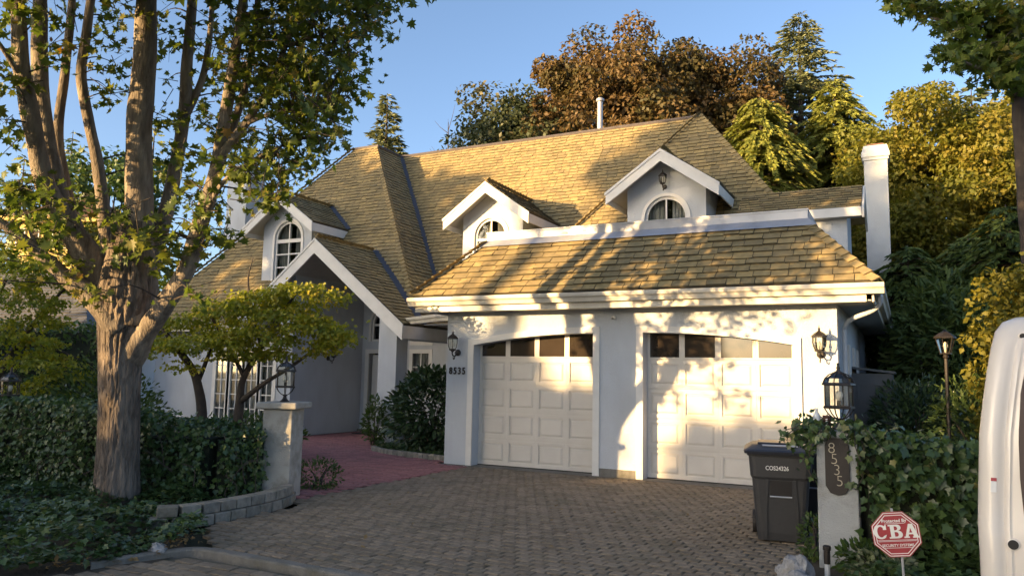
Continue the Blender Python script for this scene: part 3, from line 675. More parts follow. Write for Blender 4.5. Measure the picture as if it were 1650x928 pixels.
def sash_window(parent, x0, x1, z0, z1, y, nx, nz, name='window', frame=0.05, curtain=True):
    o = MB().plate([(x0-0.06, z0-0.06), (x1+0.06, z0-0.06), (x1+0.06, z1+0.06), (x0-0.06, z1+0.06)], [[(x0+frame, z0+frame), (x1-frame, z0+frame), (x1-frame, z1-frame), (x0+frame, z1-frame)]], y-0.02, y+0.05).build(name, MT['trim'], parent)
    ww = (x1-x0-2*frame)/nx; hh = (z1-z0-2*frame)/nz
    for i in range(nx):
        for j in range(nz):
            MB().box(x0+frame+i*ww+0.004, x0+frame+(i+1)*ww-0.004, y+0.020, y+0.026, z0+frame+j*hh+0.004, z0+frame+(j+1)*hh-0.004).build('pane', MT['pane'], o)
    for i in range(1, nx): MB().box(x0+frame+i*ww-0.014, x0+frame+i*ww+0.014, y+0.002, y+0.019, z0+frame, z1-frame).build('glazing_bar', MT['trim'], o)
    for j in range(1, nz): MB().box(x0+frame, x1-frame, y+0.004, y+0.0185, z0+frame+j*hh-0.014, z0+frame+j*hh+0.014).build('glazing_bar', MT['trim'], o)
    if curtain:
        c = MB(); n = 30
        for i in range(n+1):
            x = x0+(x1-x0)*i/n; yy = y+0.16+0.02*math.sin(i*1.5); c.v += [(x, yy, z0), (x, yy, z1)]
        c.f = [(2*i, 2*i+2, 2*i+3, 2*i+1) for i in range(n)]; c.build('curtain', MT['curtain'], o, fix=False)
    return o
sash_window(house, -5.02, -4.40, 1.0, 2.22, 5.3, 2, 3)
sash_window(house, -5.02, -4.40, 2.45, 2.95, 5.3, 2, 1, curtain=False)
MB().box(-6.2, -5.2, 4.35, 4.95, 0.003, 0.022).build('door_mat', MT['rubber'], house)
MB().box(-6.62, -5.26, 5.10, 5.25, 0.0, 0.07).build('door_step', MT['concrete'], house)
# left wing wall with the french doors
fd = [(-10.75, 0.05), (-8.40, 0.05), (-8.40, 2.25), (-10.75, 2.25)]
tr_ = [(-10.75, 2.42), (-8.40, 2.42), (-8.40, 2.80), (-10.75, 2.80)]
MB().plate([(-13.25, -0.05), (-7.12, -0.05), (-7.12, 4.1), (-7.9, 3.25), (-13.25, 3.0)], [fd, tr_], 3.7, 3.9).build('wing_wall', MT['stucco'], house)
for i in range(4): sash_window(house, -10.72+0.585*i, -10.72+0.585*(i+1)-0.03, 0.08, 2.22, 3.7, 2, 5, name='french_door', frame=0.07)
sash_window(house, -10.75, -8.40, 2.42, 2.80, 3.7, 4, 1, curtain=False)
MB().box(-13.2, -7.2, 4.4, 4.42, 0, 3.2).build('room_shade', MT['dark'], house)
MB().box(-13.25, -13.05, 3.92, 14, -0.05, 3.0).build('wing_outer_wall', MT['stucco'], house)

# --- gutters
def gutter(name, path, out, z, parent, prof=None):
    """K-shaped gutter along a straight path; out: unit outward vector in plan"""
    a, b = Vector(path[0]), Vector(path[1]); o = Vector((out[0], out[1], 0))
    prof = prof or [(0.0, -0.15), (0.075, -0.15), (0.085, -0.115), (0.095, -0.085), (0.125, -0.06), (0.130, -0.02), (0.130, 0.0), (0.115, 0.0), (0.112, -0.03), (0.0, -0.03)]
    pts = [(a.x+o.x*p, a.y+o.y*p, z+q) for p, q in prof]
    return MB().prism(pts, b-a).build(name, MT['gutter'], parent)
# garage eaves: front and side
GX0, GX1, GY, GZ = -1.02, 6.65, -0.42, 3.0
gutter('gutter', [(GX0-0.13, GY, 0), (GX1+0.13, GY, 0)], (0, -1), GZ, house)
gutter('gutter', [(GX1, GY-0.0, 0), (GX1, 13.3, 0)], (1, 0), GZ, house)
MB().box(GX0-0.02, GX1-0.1, GY+0.005, GY+0.03, 2.745, 2.95).build('fascia', MT['gutter'], house)
MB().box(GX1-0.03, GX1-0.004, GY+0.04, 13.2, 2.745, 2.96).build('fascia', MT['gutter'], house)
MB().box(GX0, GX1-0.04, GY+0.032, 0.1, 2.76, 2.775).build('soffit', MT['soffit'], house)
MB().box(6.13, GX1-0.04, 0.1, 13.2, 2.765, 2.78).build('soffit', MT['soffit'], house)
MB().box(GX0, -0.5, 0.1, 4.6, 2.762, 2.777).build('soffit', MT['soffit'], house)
# small porch-side gutter
gutter('gutter', [(-3.45, 2.72, 0), (-0.95, 1.3, 0)], (-0.49, -0.87), 2.90, house)
gutter('gutter', [(-13.9, yw, 0), (-8.5, yw, 0)], (0, -1), ZE-0.02, house)
MB().box(-13.8, -8.5, yw+0.005, yw+0.03, ZE-0.25, ZE-0.03).build('fascia', MT['gutter'], house)
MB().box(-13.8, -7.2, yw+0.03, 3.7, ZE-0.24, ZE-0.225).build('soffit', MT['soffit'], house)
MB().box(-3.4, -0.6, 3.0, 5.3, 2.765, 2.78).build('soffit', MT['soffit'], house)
# downpipe at the garage corner
MB().tube(cr_spline([(6.72, -0.10, 2.86), (6.70, -0.02, 2.74), (6.60, 0.12, 2.66), (6.30, 0.42, 2.56), (6.20, 0.52, 2.44), (6.19, 0.54, 2.2), (6.19, 0.54, 0.05)], 5), 0.036, 8).build('downpipe', MT['stucco'], house, smooth=True)

# --- garage front wall, doors
DW, DG = 2.3212, 0.8673
doors_x = [(0.0, DW), (DW+DG, 2*DW+DG)]
def top_z(x, i):
    c = DW if i == 0 else DW+DG
    return 2.36-0.20*((x-c)/DW)**2
def opening(i, grow=0.0, top=0.0, n=12):
    x0, x1 = doors_x[i]; x0 -= grow; x1 += grow
    c0, c1 = doors_x[i]
    return [(x0, 0.0 if grow else 0.0), (x1, 0.0)] + [(x1+(x0-x1)*k/n, top_z(min(max(x1+(x0-x1)*k/n, c0), c1), i)+top) for k in range(n+1)]
def hole(i):
    o = opening(i); return [(x, -0.02) if z == 0.0 else (x, z) for x, z in o]
MB().plate([(-0.58, -0.05), (6.13, -0.05), (6.13, 2.90), (-0.58, 2.90)], [[(x, max(z, -0.03)) for x, z in hole(i)] for i in range(2)], 0.0, 0.235).build('garage_wall', MT['stucco'], house)
MB().box(6.0, 6.13, 0.236, 13.0, -0.05, 2.9).build('garage_side_wall', MT['stucco'], house)
MB().box(-0.58, -0.43, 0.236, 5.3, -0.05, 2.9).build('garage_side_wall', MT['stucco'], house)
MB().box(-0.7, 6.1, 12.8, 13.0, 0, 2.9).build('rear_wall', MT['stucco'], house)
MB().box(2.36, 3.15, -0.012, -0.001, -0.02, 0.13).build('wall_base', MT['concrete'], house)
for i in range(2):
    x0, x1 = doors_x[i]
    gd = MB().box(x0-0.03, x1+0.03, 0.245, 0.275, 0.0, 2.42).build('garage_door', MT['gdoor'], house)
    tr = opening(i, 0.115, 0.105); inn = opening(i)
    # door surround as one flat band
    outer = [(tr[0][0], 0.0)] + [(tr[1][0], 0.0)] + tr[2:]
    band = outer[1:] + [outer[0]]
    # band: outer path then inner path reversed
    op = [(outer[1][0], 0.0)] + outer[2:] + [(outer[0][0], 0.0)]
    ip = [(inn[1][0], 0.0)] + inn[2:] + [(inn[0][0], 0.0)]
    b = MB(); m = len(op)
    for k in range(m-1):
        b.prism([(op[k][0], -0.032, op[k][1]), (op[k+1][0], -0.032, op[k+1][1]), (ip[k+1][0], -0.032, ip[k+1][1]), (ip[k][0], -0.032, ip[k][1])], (0, 0.029, 0))
    b.build('door_surround', MT['trim'], gd)
    r = 0.48; cw = (x1-x0)/4
    for rr in range(5):
        # section rails with a narrow joint between them
        for cc in range(4):
            a0, a1 = x0+cc*cw, x0+(cc+1)*cw; z0, z1 = rr*r+0.02, (rr+1)*r
            if rr < 4:
                p = MB()
                fx, fz = 0.055, 0.060
                # raised stile frame
                p.plate([(a0+0.001, z0), (a1-0.001, z0), (a1-0.001, z1-0.014), (a0+0.001, z1-0.014)], [[(a0+fx, z0+fz), (a1-fx, z0+fz), (a1-fx, z1-fz), (a0+fx, z1-fz)]], 0.222, 0.2445)
                # raised field with sloped edges
                ax0, ax1, az0, az1 = a0+fx+0.016, a1-fx-0.016, z0+fz+0.016, z1-fz-0.016; s_ = 0.030
                p.add([(ax0, 0.2445, az0), (ax1, 0.2445, az0), (ax1, 0.2445, az1), (ax0, 0.2445, az1), (ax0+s_, 0.229, az0+s_), (ax1-s_, 0.229, az0+s_), (ax1-s_, 0.229, az1-s_), (ax0+s_, 0.229, az1-s_)],
                      [(4, 5, 6, 7), (0, 1, 5, 4), (1, 2, 6, 5), (2, 3, 7, 6), (3, 0, 4, 7)])
                p.build('panel', MT['gdoor'], gd)
            else:
                p = MB().plate([(a0+0.001, z0), (a1-0.001, z0), (a1-0.001, z1+0.0), (a0+0.001, z1+0.0)], [[(a0+0.045, z0+0.025), (a1-0.045, z0+0.025), (a1-0.045, z1-0.02), (a0+0.045, z1-0.02)]], 0.222, 0.2445)
                p.build('window_frame', MT['gdoor'], gd)
                MB().box(a0+0.045, a1-0.045, 0.234, 0.2445, z0+0.025, z1-0.02).build('pane', MT['dpane'], gd)
    MB().box(x0, x1, 0.215, 0.25, 0.0, 0.018).build('bottom_seal', MT['rubber'], gd)
MB().add([(-0.6, -0.12, 0.003), (6.13, -0.12, 0.003), (6.13, 0.24, 0.003), (-0.6, 0.24, 0.003)], [(0, 1, 2, 3)]).build('garage_apron', MT['concrete'], house)

# --- garage mansard roof with flat top
m_in = 1.0; SG = 1.08
fz = GZ+0.03; x0, x1, y0 = GX0-0.06, GX1+0.06, GY-0.05
zt = fz+m_in*SG
garr = shingle_roof('garage_roof', [(x0, y0, fz), (x1, y0, fz), (x1-m_in, y0+m_in, zt), (x0+m_in, y0+m_in, zt)], house, expo=0.156, wmin=0.19, wmax=0.33, single=True, lift=0.034)
MB().add([(x1, y0, fz), (x1, 6.0, fz), (x1-m_in, 6.0, zt), (x1-m_in, y0+m_in, zt)], [(0, 1, 2, 3)]).build('garage_side_roof', MT['shingle'], house)
MB().add([(x0, y0, fz), (x0, 5.5, fz), (x0+m_in, 5.5, zt), (x0+m_in, y0+m_in, zt)], [(0, 1, 2, 3)]).build('garage_inner_roof', MT['shingle'], house)
hip_caps(garr, (x1, y0, fz), (x1-m_in, y0+m_in, zt), (0, -SG, 1), (SG, 0, 1), wid=0.13, th=0.045)
hip_caps(garr, (x0, y0, fz), (x0+m_in, y0+m_in, zt), (0, -SG, 1), (-SG, 0, 1), wid=0.10)
MB().box(x0+m_in, x1-m_in, y0+m_in+0.05, 5.9, zt-0.02, zt+0.05).build('flat_roof', MT['ridge'], house)
fl = MB()
yl = y0+m_in
fl.prism([(x0+m_in-0.13, yl-0.13, zt-0.13*SG+0.075), (x1-m_in+0.13, yl-0.13, zt-0.13*SG+0.075), (x1-m_in, yl-0.012, zt+0.062), (x0+m_in, yl-0.012, zt+0.062)], (0, 0.008, 0.012))
fl.build('apron_flashing', MT['flash'], garr)
fl = MB().box(x0+m_in, x1-m_in, yl-0.008, yl+0.05, zt+0.05, zt+0.20)
fl.box(x0+m_in-0.01, x1-m_in+0.01, yl-0.022, yl+0.10, zt+0.201, zt+0.225)
fl.build('parapet_flashing', MT['flash'], garr)
MB().box(x1-m_in-0.05, x1-m_in+0.01, yl+0.11, 5.0, zt+0.06, zt+0.215).build('parapet_flashing', MT['flash'], garr)
MB().prism([(x1-m_in+0.13, yl-0.13, zt-0.13*SG+0.075), (x1-m_in+0.13, 5.0, zt-0.13*SG+0.075), (x1-m_in, 5.0, zt+0.045), (x1-m_in, yl, zt+0.045)], (0.008, 0, 0.012)).build('apron_flashing', MT['flash'], garr)

# --- side dormer
sd = MB().box(4.4, 6.05, 4.45, 5.75, 3.0, 5.12).build('side_dormer_wall', MT['stucco'], house)
MB().prism([(6.05, 4.45, 5.12), (6.05, 5.75, 5.12), (6.05, 5.10, 5.58)], (-1.6, 0, 0)).build('gable_wall', MT['stucco'], sd)
sdr = shingle_roof('side_dormer_roof', [(3.9, 4.25, 5.08), (6.33, 4.25, 5.08), (6.33, 5.10, 5.70), (3.9, 5.10, 5.70)], house, expo=0.12)
MB().prism([(3.9, 5.10, 5.66), (6.33, 5.10, 5.66), (6.33, 5.95, 5.04), (3.9, 5.95, 5.04)], (0, 0, 0.06)).build('far_slope', MT['shingle'], sdr)
MB().box(3.9, 6.33, 4.215, 4.245, 4.90, 5.085).build('eave_board', MT['trim'], sdr)
for sy in (-1, 1):
    MB().prism([(6.335, 5.10, 5.70), (6.335, 5.10+sy*0.86, 5.07), (6.335, 5.10+sy*0.86, 4.87), (6.335, 5.10, 5.48)], (0.04, 0, 0)).build('barge_board', MT['trim'], sdr)
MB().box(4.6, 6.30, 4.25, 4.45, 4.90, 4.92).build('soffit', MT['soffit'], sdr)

# --- chimneys, vent pipe
ch = MB().box(6.20, 6.76, 9.7, 10.3, 0, 7.45)
ch.box(6.17, 6.79, 9.67, 10.33, 7.451, 7.53); ch.box(6.14, 6.82, 9.64, 10.36, 7.531, 7.62); ch.frustum(6.48, 10.0, 7.621, 0.68, 0.72, 7.85, 0.56, 0.60)
cho = ch.build('chimney', MT['stucco'], house)
MB().box(6.28, 6.68, 9.80, 10.2, 7.851, 7.92).build('brick_cap', MT['brick_cap'], cho)
c2 = MB().box(-13.2, -12.3, 6.0, 6.8, 0, 8.3); c2.box(-13.26, -12.24, 5.94, 6.86, 8.301, 8.45)
c2.build('chimney', MT['stucco'], house)
vp = MB().lathe([(0.085, 8.4), (0.085, 10.10)], -1.17, 9.5, 14).build('vent_pipe', MT['flash'], house, smooth=False)
MB().lathe([(0.10, 10.101), (0.125, 10.12), (0.125, 10.19), (0.07, 10.23)], -1.17, 9.5, 14).build('vent_cap', MT['flash'], vp)
# --- grey side enclosure, meter boxes
se = MB().box(6.135, 6.80, 3.0, 4.2, 0, 1.78).build('side_enclosure', MT['grey_paint'], house)
MB().prism([(6.135, 2.94, 1.86), (6.84, 2.94, 1.78), (6.84, 4.25, 1.78), (6.135, 4.25, 1.86)], (0, 0, 0.04)).build('enclosure_lid', MT['grey_paint'], se)
MB().plate([(6.22, 0.15), (6.74, 0.15), (6.74, 1.62), (6.22, 1.62)], [[(6.27, 0.20), (6.69, 0.20), (6.69, 1.57), (6.27, 1.57)]], 2.975, 2.998).build('enclosure_panel', MT['grey_paint'], se)
for z0, z1 in ((0.95, 1.2), (1.22, 1.45), (1.52, 1.62)): MB().box(6.135, 6.22, 1.6, 1.78, z0, z1).build('meter_box', MT['grey_paint'], house)
sash = [(2.0, 2.4), (3.4, 3.8), (4.6, 5.0)]
for y0_, y1_ in sash: MB().box(6.131, 6.17, y0_, y1_, 1.75, 2.25).build('side_window', MT['trim'], house)

# --- house number on the garage wall
def text_obj(name, s, size, loc, rot, material, parent=None, ext=0.006, bold=0.0, sx=1.0, align='LEFT'):
    cu = bpy.data.curves.new(name, 'FONT'); cu.body = s; cu.size = size; cu.extrude = ext; cu.offset = bold; cu.align_x = align
    cu.materials.append(material)
    tmp = bpy.data.objects.new(name, cu); col.objects.link(tmp)
    dg = bpy.context.evaluated_depsgraph_get(); me = bpy.data.meshes.new_from_object(tmp.evaluated_get(dg))
    bpy.data.objects.remove(tmp); bpy.data.curves.remove(cu)
    me.name = name
    o = link(name, me, material, parent); o.location = loc; o.rotation_euler = rot; o.scale = (sx, 1, 1)
    return o
for i, d in enumerate('8535'):
    text_obj('numeral', d, 0.175, (-0.515+0.092*i, -0.012, 1.63), (PI/2, 0, 0), MT['black'], house, 0.008, 0.004, 0.78)
MB().lathe([(0.045, -0.01), (0.045, 0.02), (0.03, 0.05)], 0, 0, 12).build('security_camera', MT['trim'], house, local=True).location = (2.69, -0.04, 2.60)
MB().lathe([(0.02, 0), (0.02, 0.012)], 0, 0, 10).build('lens', MT['black'], house, local=True).location = (2.69, -0.085, 2.59)
# ------------------------------------------------------------------ vegetation
def clump_leaves(centers, radii, per, up_bias=0.35, squash=0.75, shell=0.55):
    """points, axes and normals of leaves on the skins of clumps"""
    centers = np.asarray(centers); n = len(centers)
    per = np.broadcast_to(per, (n,)).astype(int); idx = np.repeat(np.arange(n), per)
    d = rand_unit(len(idx)); r = shell + (1-shell)*rng.random(len(idx))**0.6
    rad = np.broadcast_to(np.asarray(radii, float), (n,))[idx]
    pos = centers[idx] + d*(r*rad)[:, None]*np.array([1, 1, squash])
    nrm = unit(d*0.8 + np.array([0, 0, up_bias]) + rng.normal(size=d.shape)*0.45)
    ax = unit(np.cross(nrm, rand_unit(len(idx))) + d*0.4 + np.array([0, 0, -0.25]))
    return pos, ax, nrm, idx

def deciduous(name, label, base, height, crown_c, crown_r, n_clumps, per, clump_r, leaf_size, material, group=None, trunk_r=0.25, shape='quad', limbs=7, cat='tree', tint_shift=0.0, low=-0.9, lump=0.35):
    """trunk, forking limbs, and a crown of many leaf clumps with gaps between them"""
    t = thing(name, label, cat, base, group=group)
    base = np.array(base, float); cc = np.array(crown_c, float); cr = np.array(crown_r, float)
    tb = MB()
    mid = base + (cc-base)*0.55
    limb(tb, [(*base, trunk_r*1.25), (*(base+(mid-base)*0.4+rng.normal(size=3)*0.08), trunk_r), (*mid, trunk_r*0.8), (*(cc+np.array([0, 0, cr[2]*0.5])), trunk_r*0.2)], 9, 4, 0.25)
    tb.build('trunk', MT['twig'], t)
    ctrs = []
    tries = 0
    ph = rng.random(6)*10
    while len(ctrs) < n_clumps and tries < n_clumps*30:
        tries += 1
        d = rand_unit(1)[0]
        if d[2] < low: continue
        k = 0.35+0.65*rng.random()**0.45
        w = 1 + lump*noise.noise(Vector((d[0]*2.3+ph[0], d[1]*2.3+ph[1], d[2]*2.3+ph[2])))
        ctrs.append(cc + d*cr*k*w)
    ctrs = np.array(ctrs)
    lb = MB()
    for i in range(limbs):
        e = ctrs[rng.integers(len(ctrs))]; s = base+(cc-base)*(0.35+0.5*rng.random())
        m = (s+e)/2+np.array([0, 0, 0.25])
        limb(lb, [(*s, trunk_r*0.4), (*m, trunk_r*0.24), (*e, trunk_r*0.06)], 6, 4, 0.2)
    lb.build('limb', MT['twig'], t)
    pos, ax, nr, idx = clump_leaves(ctrs, clump_r*(0.7+0.6*rng.random(len(ctrs))), per)
    ct = rng.random(len(ctrs))*0.6+tint_shift
    leaves('crown', pos, ax, nr, leaf_size*(0.7+0.6*rng.random(len(pos))), shape, material, t, ct[idx]+0.4*rng.random(len(pos)))
    return t

def conifer(name, label, base, height, spread, levels, per_level, per_branch, material, group=None, droop=0.35, frond=0.5, low=0.08, power=0.85, lean=(0, 0), shape='frond', ragged=0.3, cat='tree'):
    """straight trunk, whorls of drooping boughs carrying sprays"""
    t = thing(name, label, cat, base, group=group)
    base = np.array(base, float); top = base+np.array([lean[0], lean[1], height])
    tb = MB(); limb(tb, [(*base, 0.02*height+0.05), (*(base+(top-base)*0.5), 0.010*height+0.03), (*top, 0.012)], 8, 4, 0.1)
    tb.build('trunk', MT['twig'], t)
    P = []; A = []; N = []; Sz = []; bb = MB()
    for i in range(levels):
        f = low+(1-low)*(i+rng.random()*0.6)/levels
        L0 = spread*(1-f)**power+0.06*spread
        for j in range(max(3, int(per_level*(1-0.5*f)))):
            a = rng.random()*2*PI; L = L0*(1-ragged+2*ragged*rng.random()*0.8)
            d = np.array([math.cos(a), math.sin(a), 0]); o = base+(top-base)*f
            m = max(4, int(per_branch*L/spread))
            up0 = 0.28 if f > 0.75 else 0.05
            tt = 0.12+0.88*rng.random(m)**0.8
            pp = o + d[None]*(L*tt)[:, None]; pp[:, 2] += L*(up0*tt - droop*tt**2)
            sd = np.array([-d[1], d[0], 0])
            sg = np.where(rng.random(m) < 0.5, -1, 1)
            ax_ = unit(d[None]*(0.55+0.6*tt)[:, None] + sd[None]*(sg*(0.9-0.5*tt))[:, None] + np.array([0, 0, -1.0])*(0.12+droop*0.9*tt)[:, None] + rng.normal(size=(m, 3))*0.18)
            P.append(pp); A.append(ax_); N.append(unit(np.array([0, 0, 0.55])+rng.normal(size=(m, 3))*0.55+d*0.55)); Sz.append(frond*(0.6+0.7*rng.random(m))*(0.55+0.45*L/spread))
            if L > spread*0.35 and j % 2 == 0: bb.tube([o, o+d*L*0.5+np.array([0, 0, L*(up0*0.5-droop*0.25)]), o+d*L*0.9+np.array([0, 0, L*(up0*0.9-droop*0.81)])], [0.03, 0.018, 0.006], 4)
    if bb.v: bb.build('bough', MT['twig'], t)
    P = np.concatenate(P); A = np.concatenate(A); N = np.concatenate(N); Sz = np.concatenate(Sz)
    leaves('crown', P, A, N, Sz, shape, material, t)
    return t

# ---------- the tall maple by the driveway
D0 = 9.25
mb_loc = at(187, 822, D0); mb_loc[2] = 0
maple = thing('maple_tree', 'tall maple with a thick furrowed trunk dividing into many upright limbs', 'tree', tuple(mb_loc))
def px(u, v, w, dd=0.0):
    p = at(u, v, D0+dd); return (p[0], p[1], p[2], 0.5*w*(D0+dd)/FOC)
# furrowed trunk
tr = cr_spline([px(186, 850, 92), px(187, 815, 70), px(189, 760, 62), px(192, 690, 59), px(193, 620, 61), px(196, 560, 68), px(202, 515, 80), px(206, 470, 88), px(210, 420, 74), px(216, 360, 58)], 22)
NS = 128; V = []; Fa = []
for i, c in enumerate(tr):
    for j in range(NS):
        an = 2*PI*j/NS; dx, dy = math.cos(an), math.sin(an); z = c[2]
        q = Vector((dx*2.3, dy*2.3, z*0.75))
        w = noise.noise(Vector((dx*3.4+noise.noise(q*2)*0.6, dy*3.4, z*1.0)))            # long furrows
        w2 = noise.noise(Vector((dx*5.6+noise.noise(q*3)*0.9, dy*5.6+noise.noise(q*3+Vector((5, 0, 0)))*0.9, z*1.9)))
        ridge = min(1.0, abs(w2)*4.2)
        flut = noise.noise(Vector((dx*1.2, dy*1.2, z*0.5)))
        r = c[3]*(1+0.06*flut+0.04*w+0.105*ridge-0.07)
        V.append((c[0]+dx*r-mb_loc[0], c[1]+dy*r-mb_loc[1], z))
for i in range(len(tr)-1):
    for j in range(NS):
        a = i*NS+j; b = i*NS+(j+1) % NS; Fa.append((a, b, b+NS, a+NS))
me = bpy.data.meshes.new('trunk'); me.from_pydata(V, [], Fa); me.materials.append(MT['bark']); me.polygons.foreach_set('use_smooth', [True]*len(Fa))
link('trunk', me, None, maple)
LIMBS = [
    [px(212, 520, 78), px(222, 440, 62), px(223, 330, 52), px(225, 200, 46, .1), px(233, 100, 42, .1), px(236, 0, 38, .1), px(240, -160, 30, .2), px(236, -330, 20, .3), px(245, -480, 8, .3)],
    [px(200, 525, 70), px(165, 455, 56), px(120, 380, 46, -.2), px(76, 305, 36, -.3), px(52, 200, 33, -.4), px(34, 100, 30, -.4), px(28, 0, 27, -.4), px(10, -150, 18, -.6), px(-10, -300, 8, -.7)],
    [px(118, 378, 36, -.2), px(96, 320, 34, -.1), px(74, 215, 30, 0), px(64, 100, 28, .1), px(64, 0, 26, .1), px(58, -140, 18, .2), px(66, -300, 7, .3)],
    [px(170, 450, 34, .2), px(125, 370, 21, .35), px(100, 270, 18, .4), px(94, 205, 17, .4), px(104, 124, 16, .45), px(113, 40, 14, .5), px(122, -80, 9, .6)],
    [px(195, 470, 36, .3), px(176, 400, 26, .4), px(156, 260, 22, .5), px(136, 160, 20, .5), px(131, 110, 19, .5), px(141, 40, 17, .5), px(152, -50, 14, .6), px(160, -200, 7, .7)],
    [px(220, 510, 44, .2), px(242, 430, 32, .3), px(274, 315, 27, .4), px(296, 190, 24, .5), px(302, 100, 21, .5), px(310, 0, 18, .5), px(318, -140, 13, .6), px(330, -300, 6, .7)],
    [px(198, 605, 30, .05), px(212, 568, 52, 0), px(238, 530, 42, -.1), px(268, 487, 37, -.25), px(300, 435, 33, -.3), px(322, 362, 32, -.35), px(342, 298, 28, -.35), px(357, 223, 24, -.35), px(377, 99, 20, -.4), px(392, 0, 17, -.4), px(405, -150, 11, -.5), px(420, -300, 5, -.5)],
    [px(352, 255, 18, -.35), px(395, 200, 14, -.4), px(428, 150, 12, -.45), px(462, 70, 10, -.5), px(492, -20, 8, -.6), px(520, -120, 4, -.7)],
    [px(345, 290, 17, -.35), px(372, 215, 15, -.2), px(392, 150, 14, -.1), px(410, 60, 12, 0), px(418, -40, 10, .1), px(430, -180, 5, .2)],
    [px(198, 530, 56, -.1), px(150, 480, 40, -.2), px(104, 445, 30, -.3), px(60, 405, 24, -.45), px(10, 365, 18, -.6), px(-50, 330, 10, -.8)],
    [px(296, 195, 14, .5), px(325, 130, 12, .6), px(338, 60, 11, .7), px(345, -40, 8, .8)],
    [px(318, 372, 13, -.3), px(355, 300, 8, -.5), px(400, 262, 6, -.7), px(455, 235, 4, -.9)],
    [px(395, 200, 8, -.4), px(450, 180, 6, -.6), px(510, 178, 4, -.8), px(545, 205, 2, -.9)],
    [px(462, 75, 7, -.5), px(510, 60, 5, -.6), px(560, 70, 3, -.7)],
    [px(430, -80, 9, 0), px(500, -40, 6, -.3), px(570, -10, 4, -.5), px(615, 10, 2, -.6)],
    [px(60, 405, 9, -.4), px(40, 340, 6, -.6), px(30, 290, 4, -.7)],
    [px(36, 130, 11, -.4), px(12, 90, 8, -.6), px(-30, 30, 5, -.8)],
]
for L in LIMBS:
    L = [(a_, b_, c_, d_*(0.84 if i_ > 1 else 0.95)) for i_, (a_, b_, c_, d_) in enumerate(L)]
    b = MB(); limb(b, L, 14, 6, 0.16, 3.2); b.build('limb', MT['bark2'], maple, smooth=True)
# sprays of leaves: (u, v, rx, ry, depth offset, sprays)
CL = [(545, 25, 80, 45, -.5, 30), (500, 85, 85, 55, -.5, 34), (455, 165, 62, 55, -.6, 24), (515, 180, 50, 50, -.7, 20), (470, 245, 62, 38, -.8, 20), (415, 300, 48, 38, -.7, 14),
      (600, 5, 40, 16, -.6, 9), (420, 40, 55, 60, -.3, 18), (345, 40, 40, 60, .4, 9), (330, 130, 35, 50, .5, 7), (410, 120, 45, 60, -.3, 14), (370, 200, 45, 50, -.2, 10), (390, 260, 45, 35, -.5, 9), (520, 130, 60, 50, -.6, 16), (450, 30, 70, 40, -.4, 16),
      (300, 275, 35, 60, .3, 9), (335, 330, 42, 45, -.5, 11), (285, 385, 45, 40, -.3, 10), (225, 400, 50, 40, -.5, 11), (345, 400, 32, 42, -.4, 8), (330, 460, 28, 28, -.4, 5),
      (60, 320, 65, 45, -.6, 15), (35, 385, 55, 50, -.7, 14), (105, 420, 45, 40, -.6, 11), (140, 465, 26, 28, -.6, 6), (15, 300, 40, 40, -.7, 9), (130, 340, 35, 35, -.4, 7), (15, 440, 40, 30, -.6, 6),
      (25, 30, 40, 40, -.5, 9), (95, 25, 30, 40, .2, 5), (165, 60, 26, 36, .5, 6), (100, 90, 28, 26, -.4, 5), (190, 135, 24, 40, .6, 6), (270, 60, 26, 50, .5, 7), (20, 120, 36, 30, -.6, 6), (280, 160, 30, 60, .6, 8), (250, 250, 22, 40, .6, 5), (15, 220, 30, 40, -.6, 6), (210, 360, 25, 25, -.3, 5), (195, 20, 30, 24, .6, 5)]
LPTS = np.array([p[:3] for L in LIMBS for p in cr_spline(L, 5)])
P = []; A = []; N = []; Sz = []; T = []; tw = MB()
def join_twig(c):
    d2 = ((LPTS-c)**2).sum(1)*np.where(LPTS[:, 2] < c[2]+0.1, 1.0, 2.0); k = int(d2.argmin()); s0 = LPTS[k]
    L = np.linalg.norm(c-s0)
    if 0.1 < L < 1.5:
        m = (s0+c)/2+np.array([0, 0, 0.10*L])+rng.normal(size=3)*0.05*L
        tw.tube(cr_spline([tuple(s0), tuple(m), tuple(c)], 3), [0.013, 0.011, 0.009, 0.008, 0.006, 0.005, 0.004], 4, cap=False)
def spray(c, n, size, twig=True, sp=0.16):
    d = unit(rng.normal(size=(1, 3))*np.array([1, 1, 0.45])+np.array([[0, 0, -0.25]]))[0]
    ln = 0.28*(0.7+0.6*rng.random())
    t_ = rng.random(n); pos = c[None]+d[None]*((t_-0.5)*ln)[:, None]+rng.normal(size=(n, 3))*sp*np.array([0.6, 0.6, 0.45])
    nr = unit(np.array([-0.15, -0.35, 0.75])[None]+rng.normal(size=(n, 3))*0.6)
    ax_ = unit(rng.normal(size=(n, 3))*np.array([1, 1, 0.5])+np.array([0, 0, -0.75]))
    P.append(pos); A.append(ax_); N.append(nr); Sz.append(size*(0.5+0.85*rng.random(n))); T.append(np.clip(rng.random()*0.55+0.45*rng.random(n), 0, 1))
    if twig:
        e = c+d*ln*0.6; s0 = c-d*ln*0.9+np.array([0, 0, 0.06]); tw.tube([s0, c+np.array([0, 0, 0.03]), e], [0.006, 0.004, 0.002], 4)
for u, v, rx, ry, dd, n in CL:
    for k in range(int(n*(1.38 if u > 360 else (0.5 if v > 400 else 0.85)))):
        r = math.sqrt(random.random()); a = random.random()*2*PI
        c = at(u+rx*r*math.cos(a), v+ry*r*math.sin(a), D0+dd+random.gauss(0, 0.35))
        spray(c, random.randint(8, 15), 0.092 if u > 360 else 0.105)
        if random.random() < 0.6: join_twig(c)
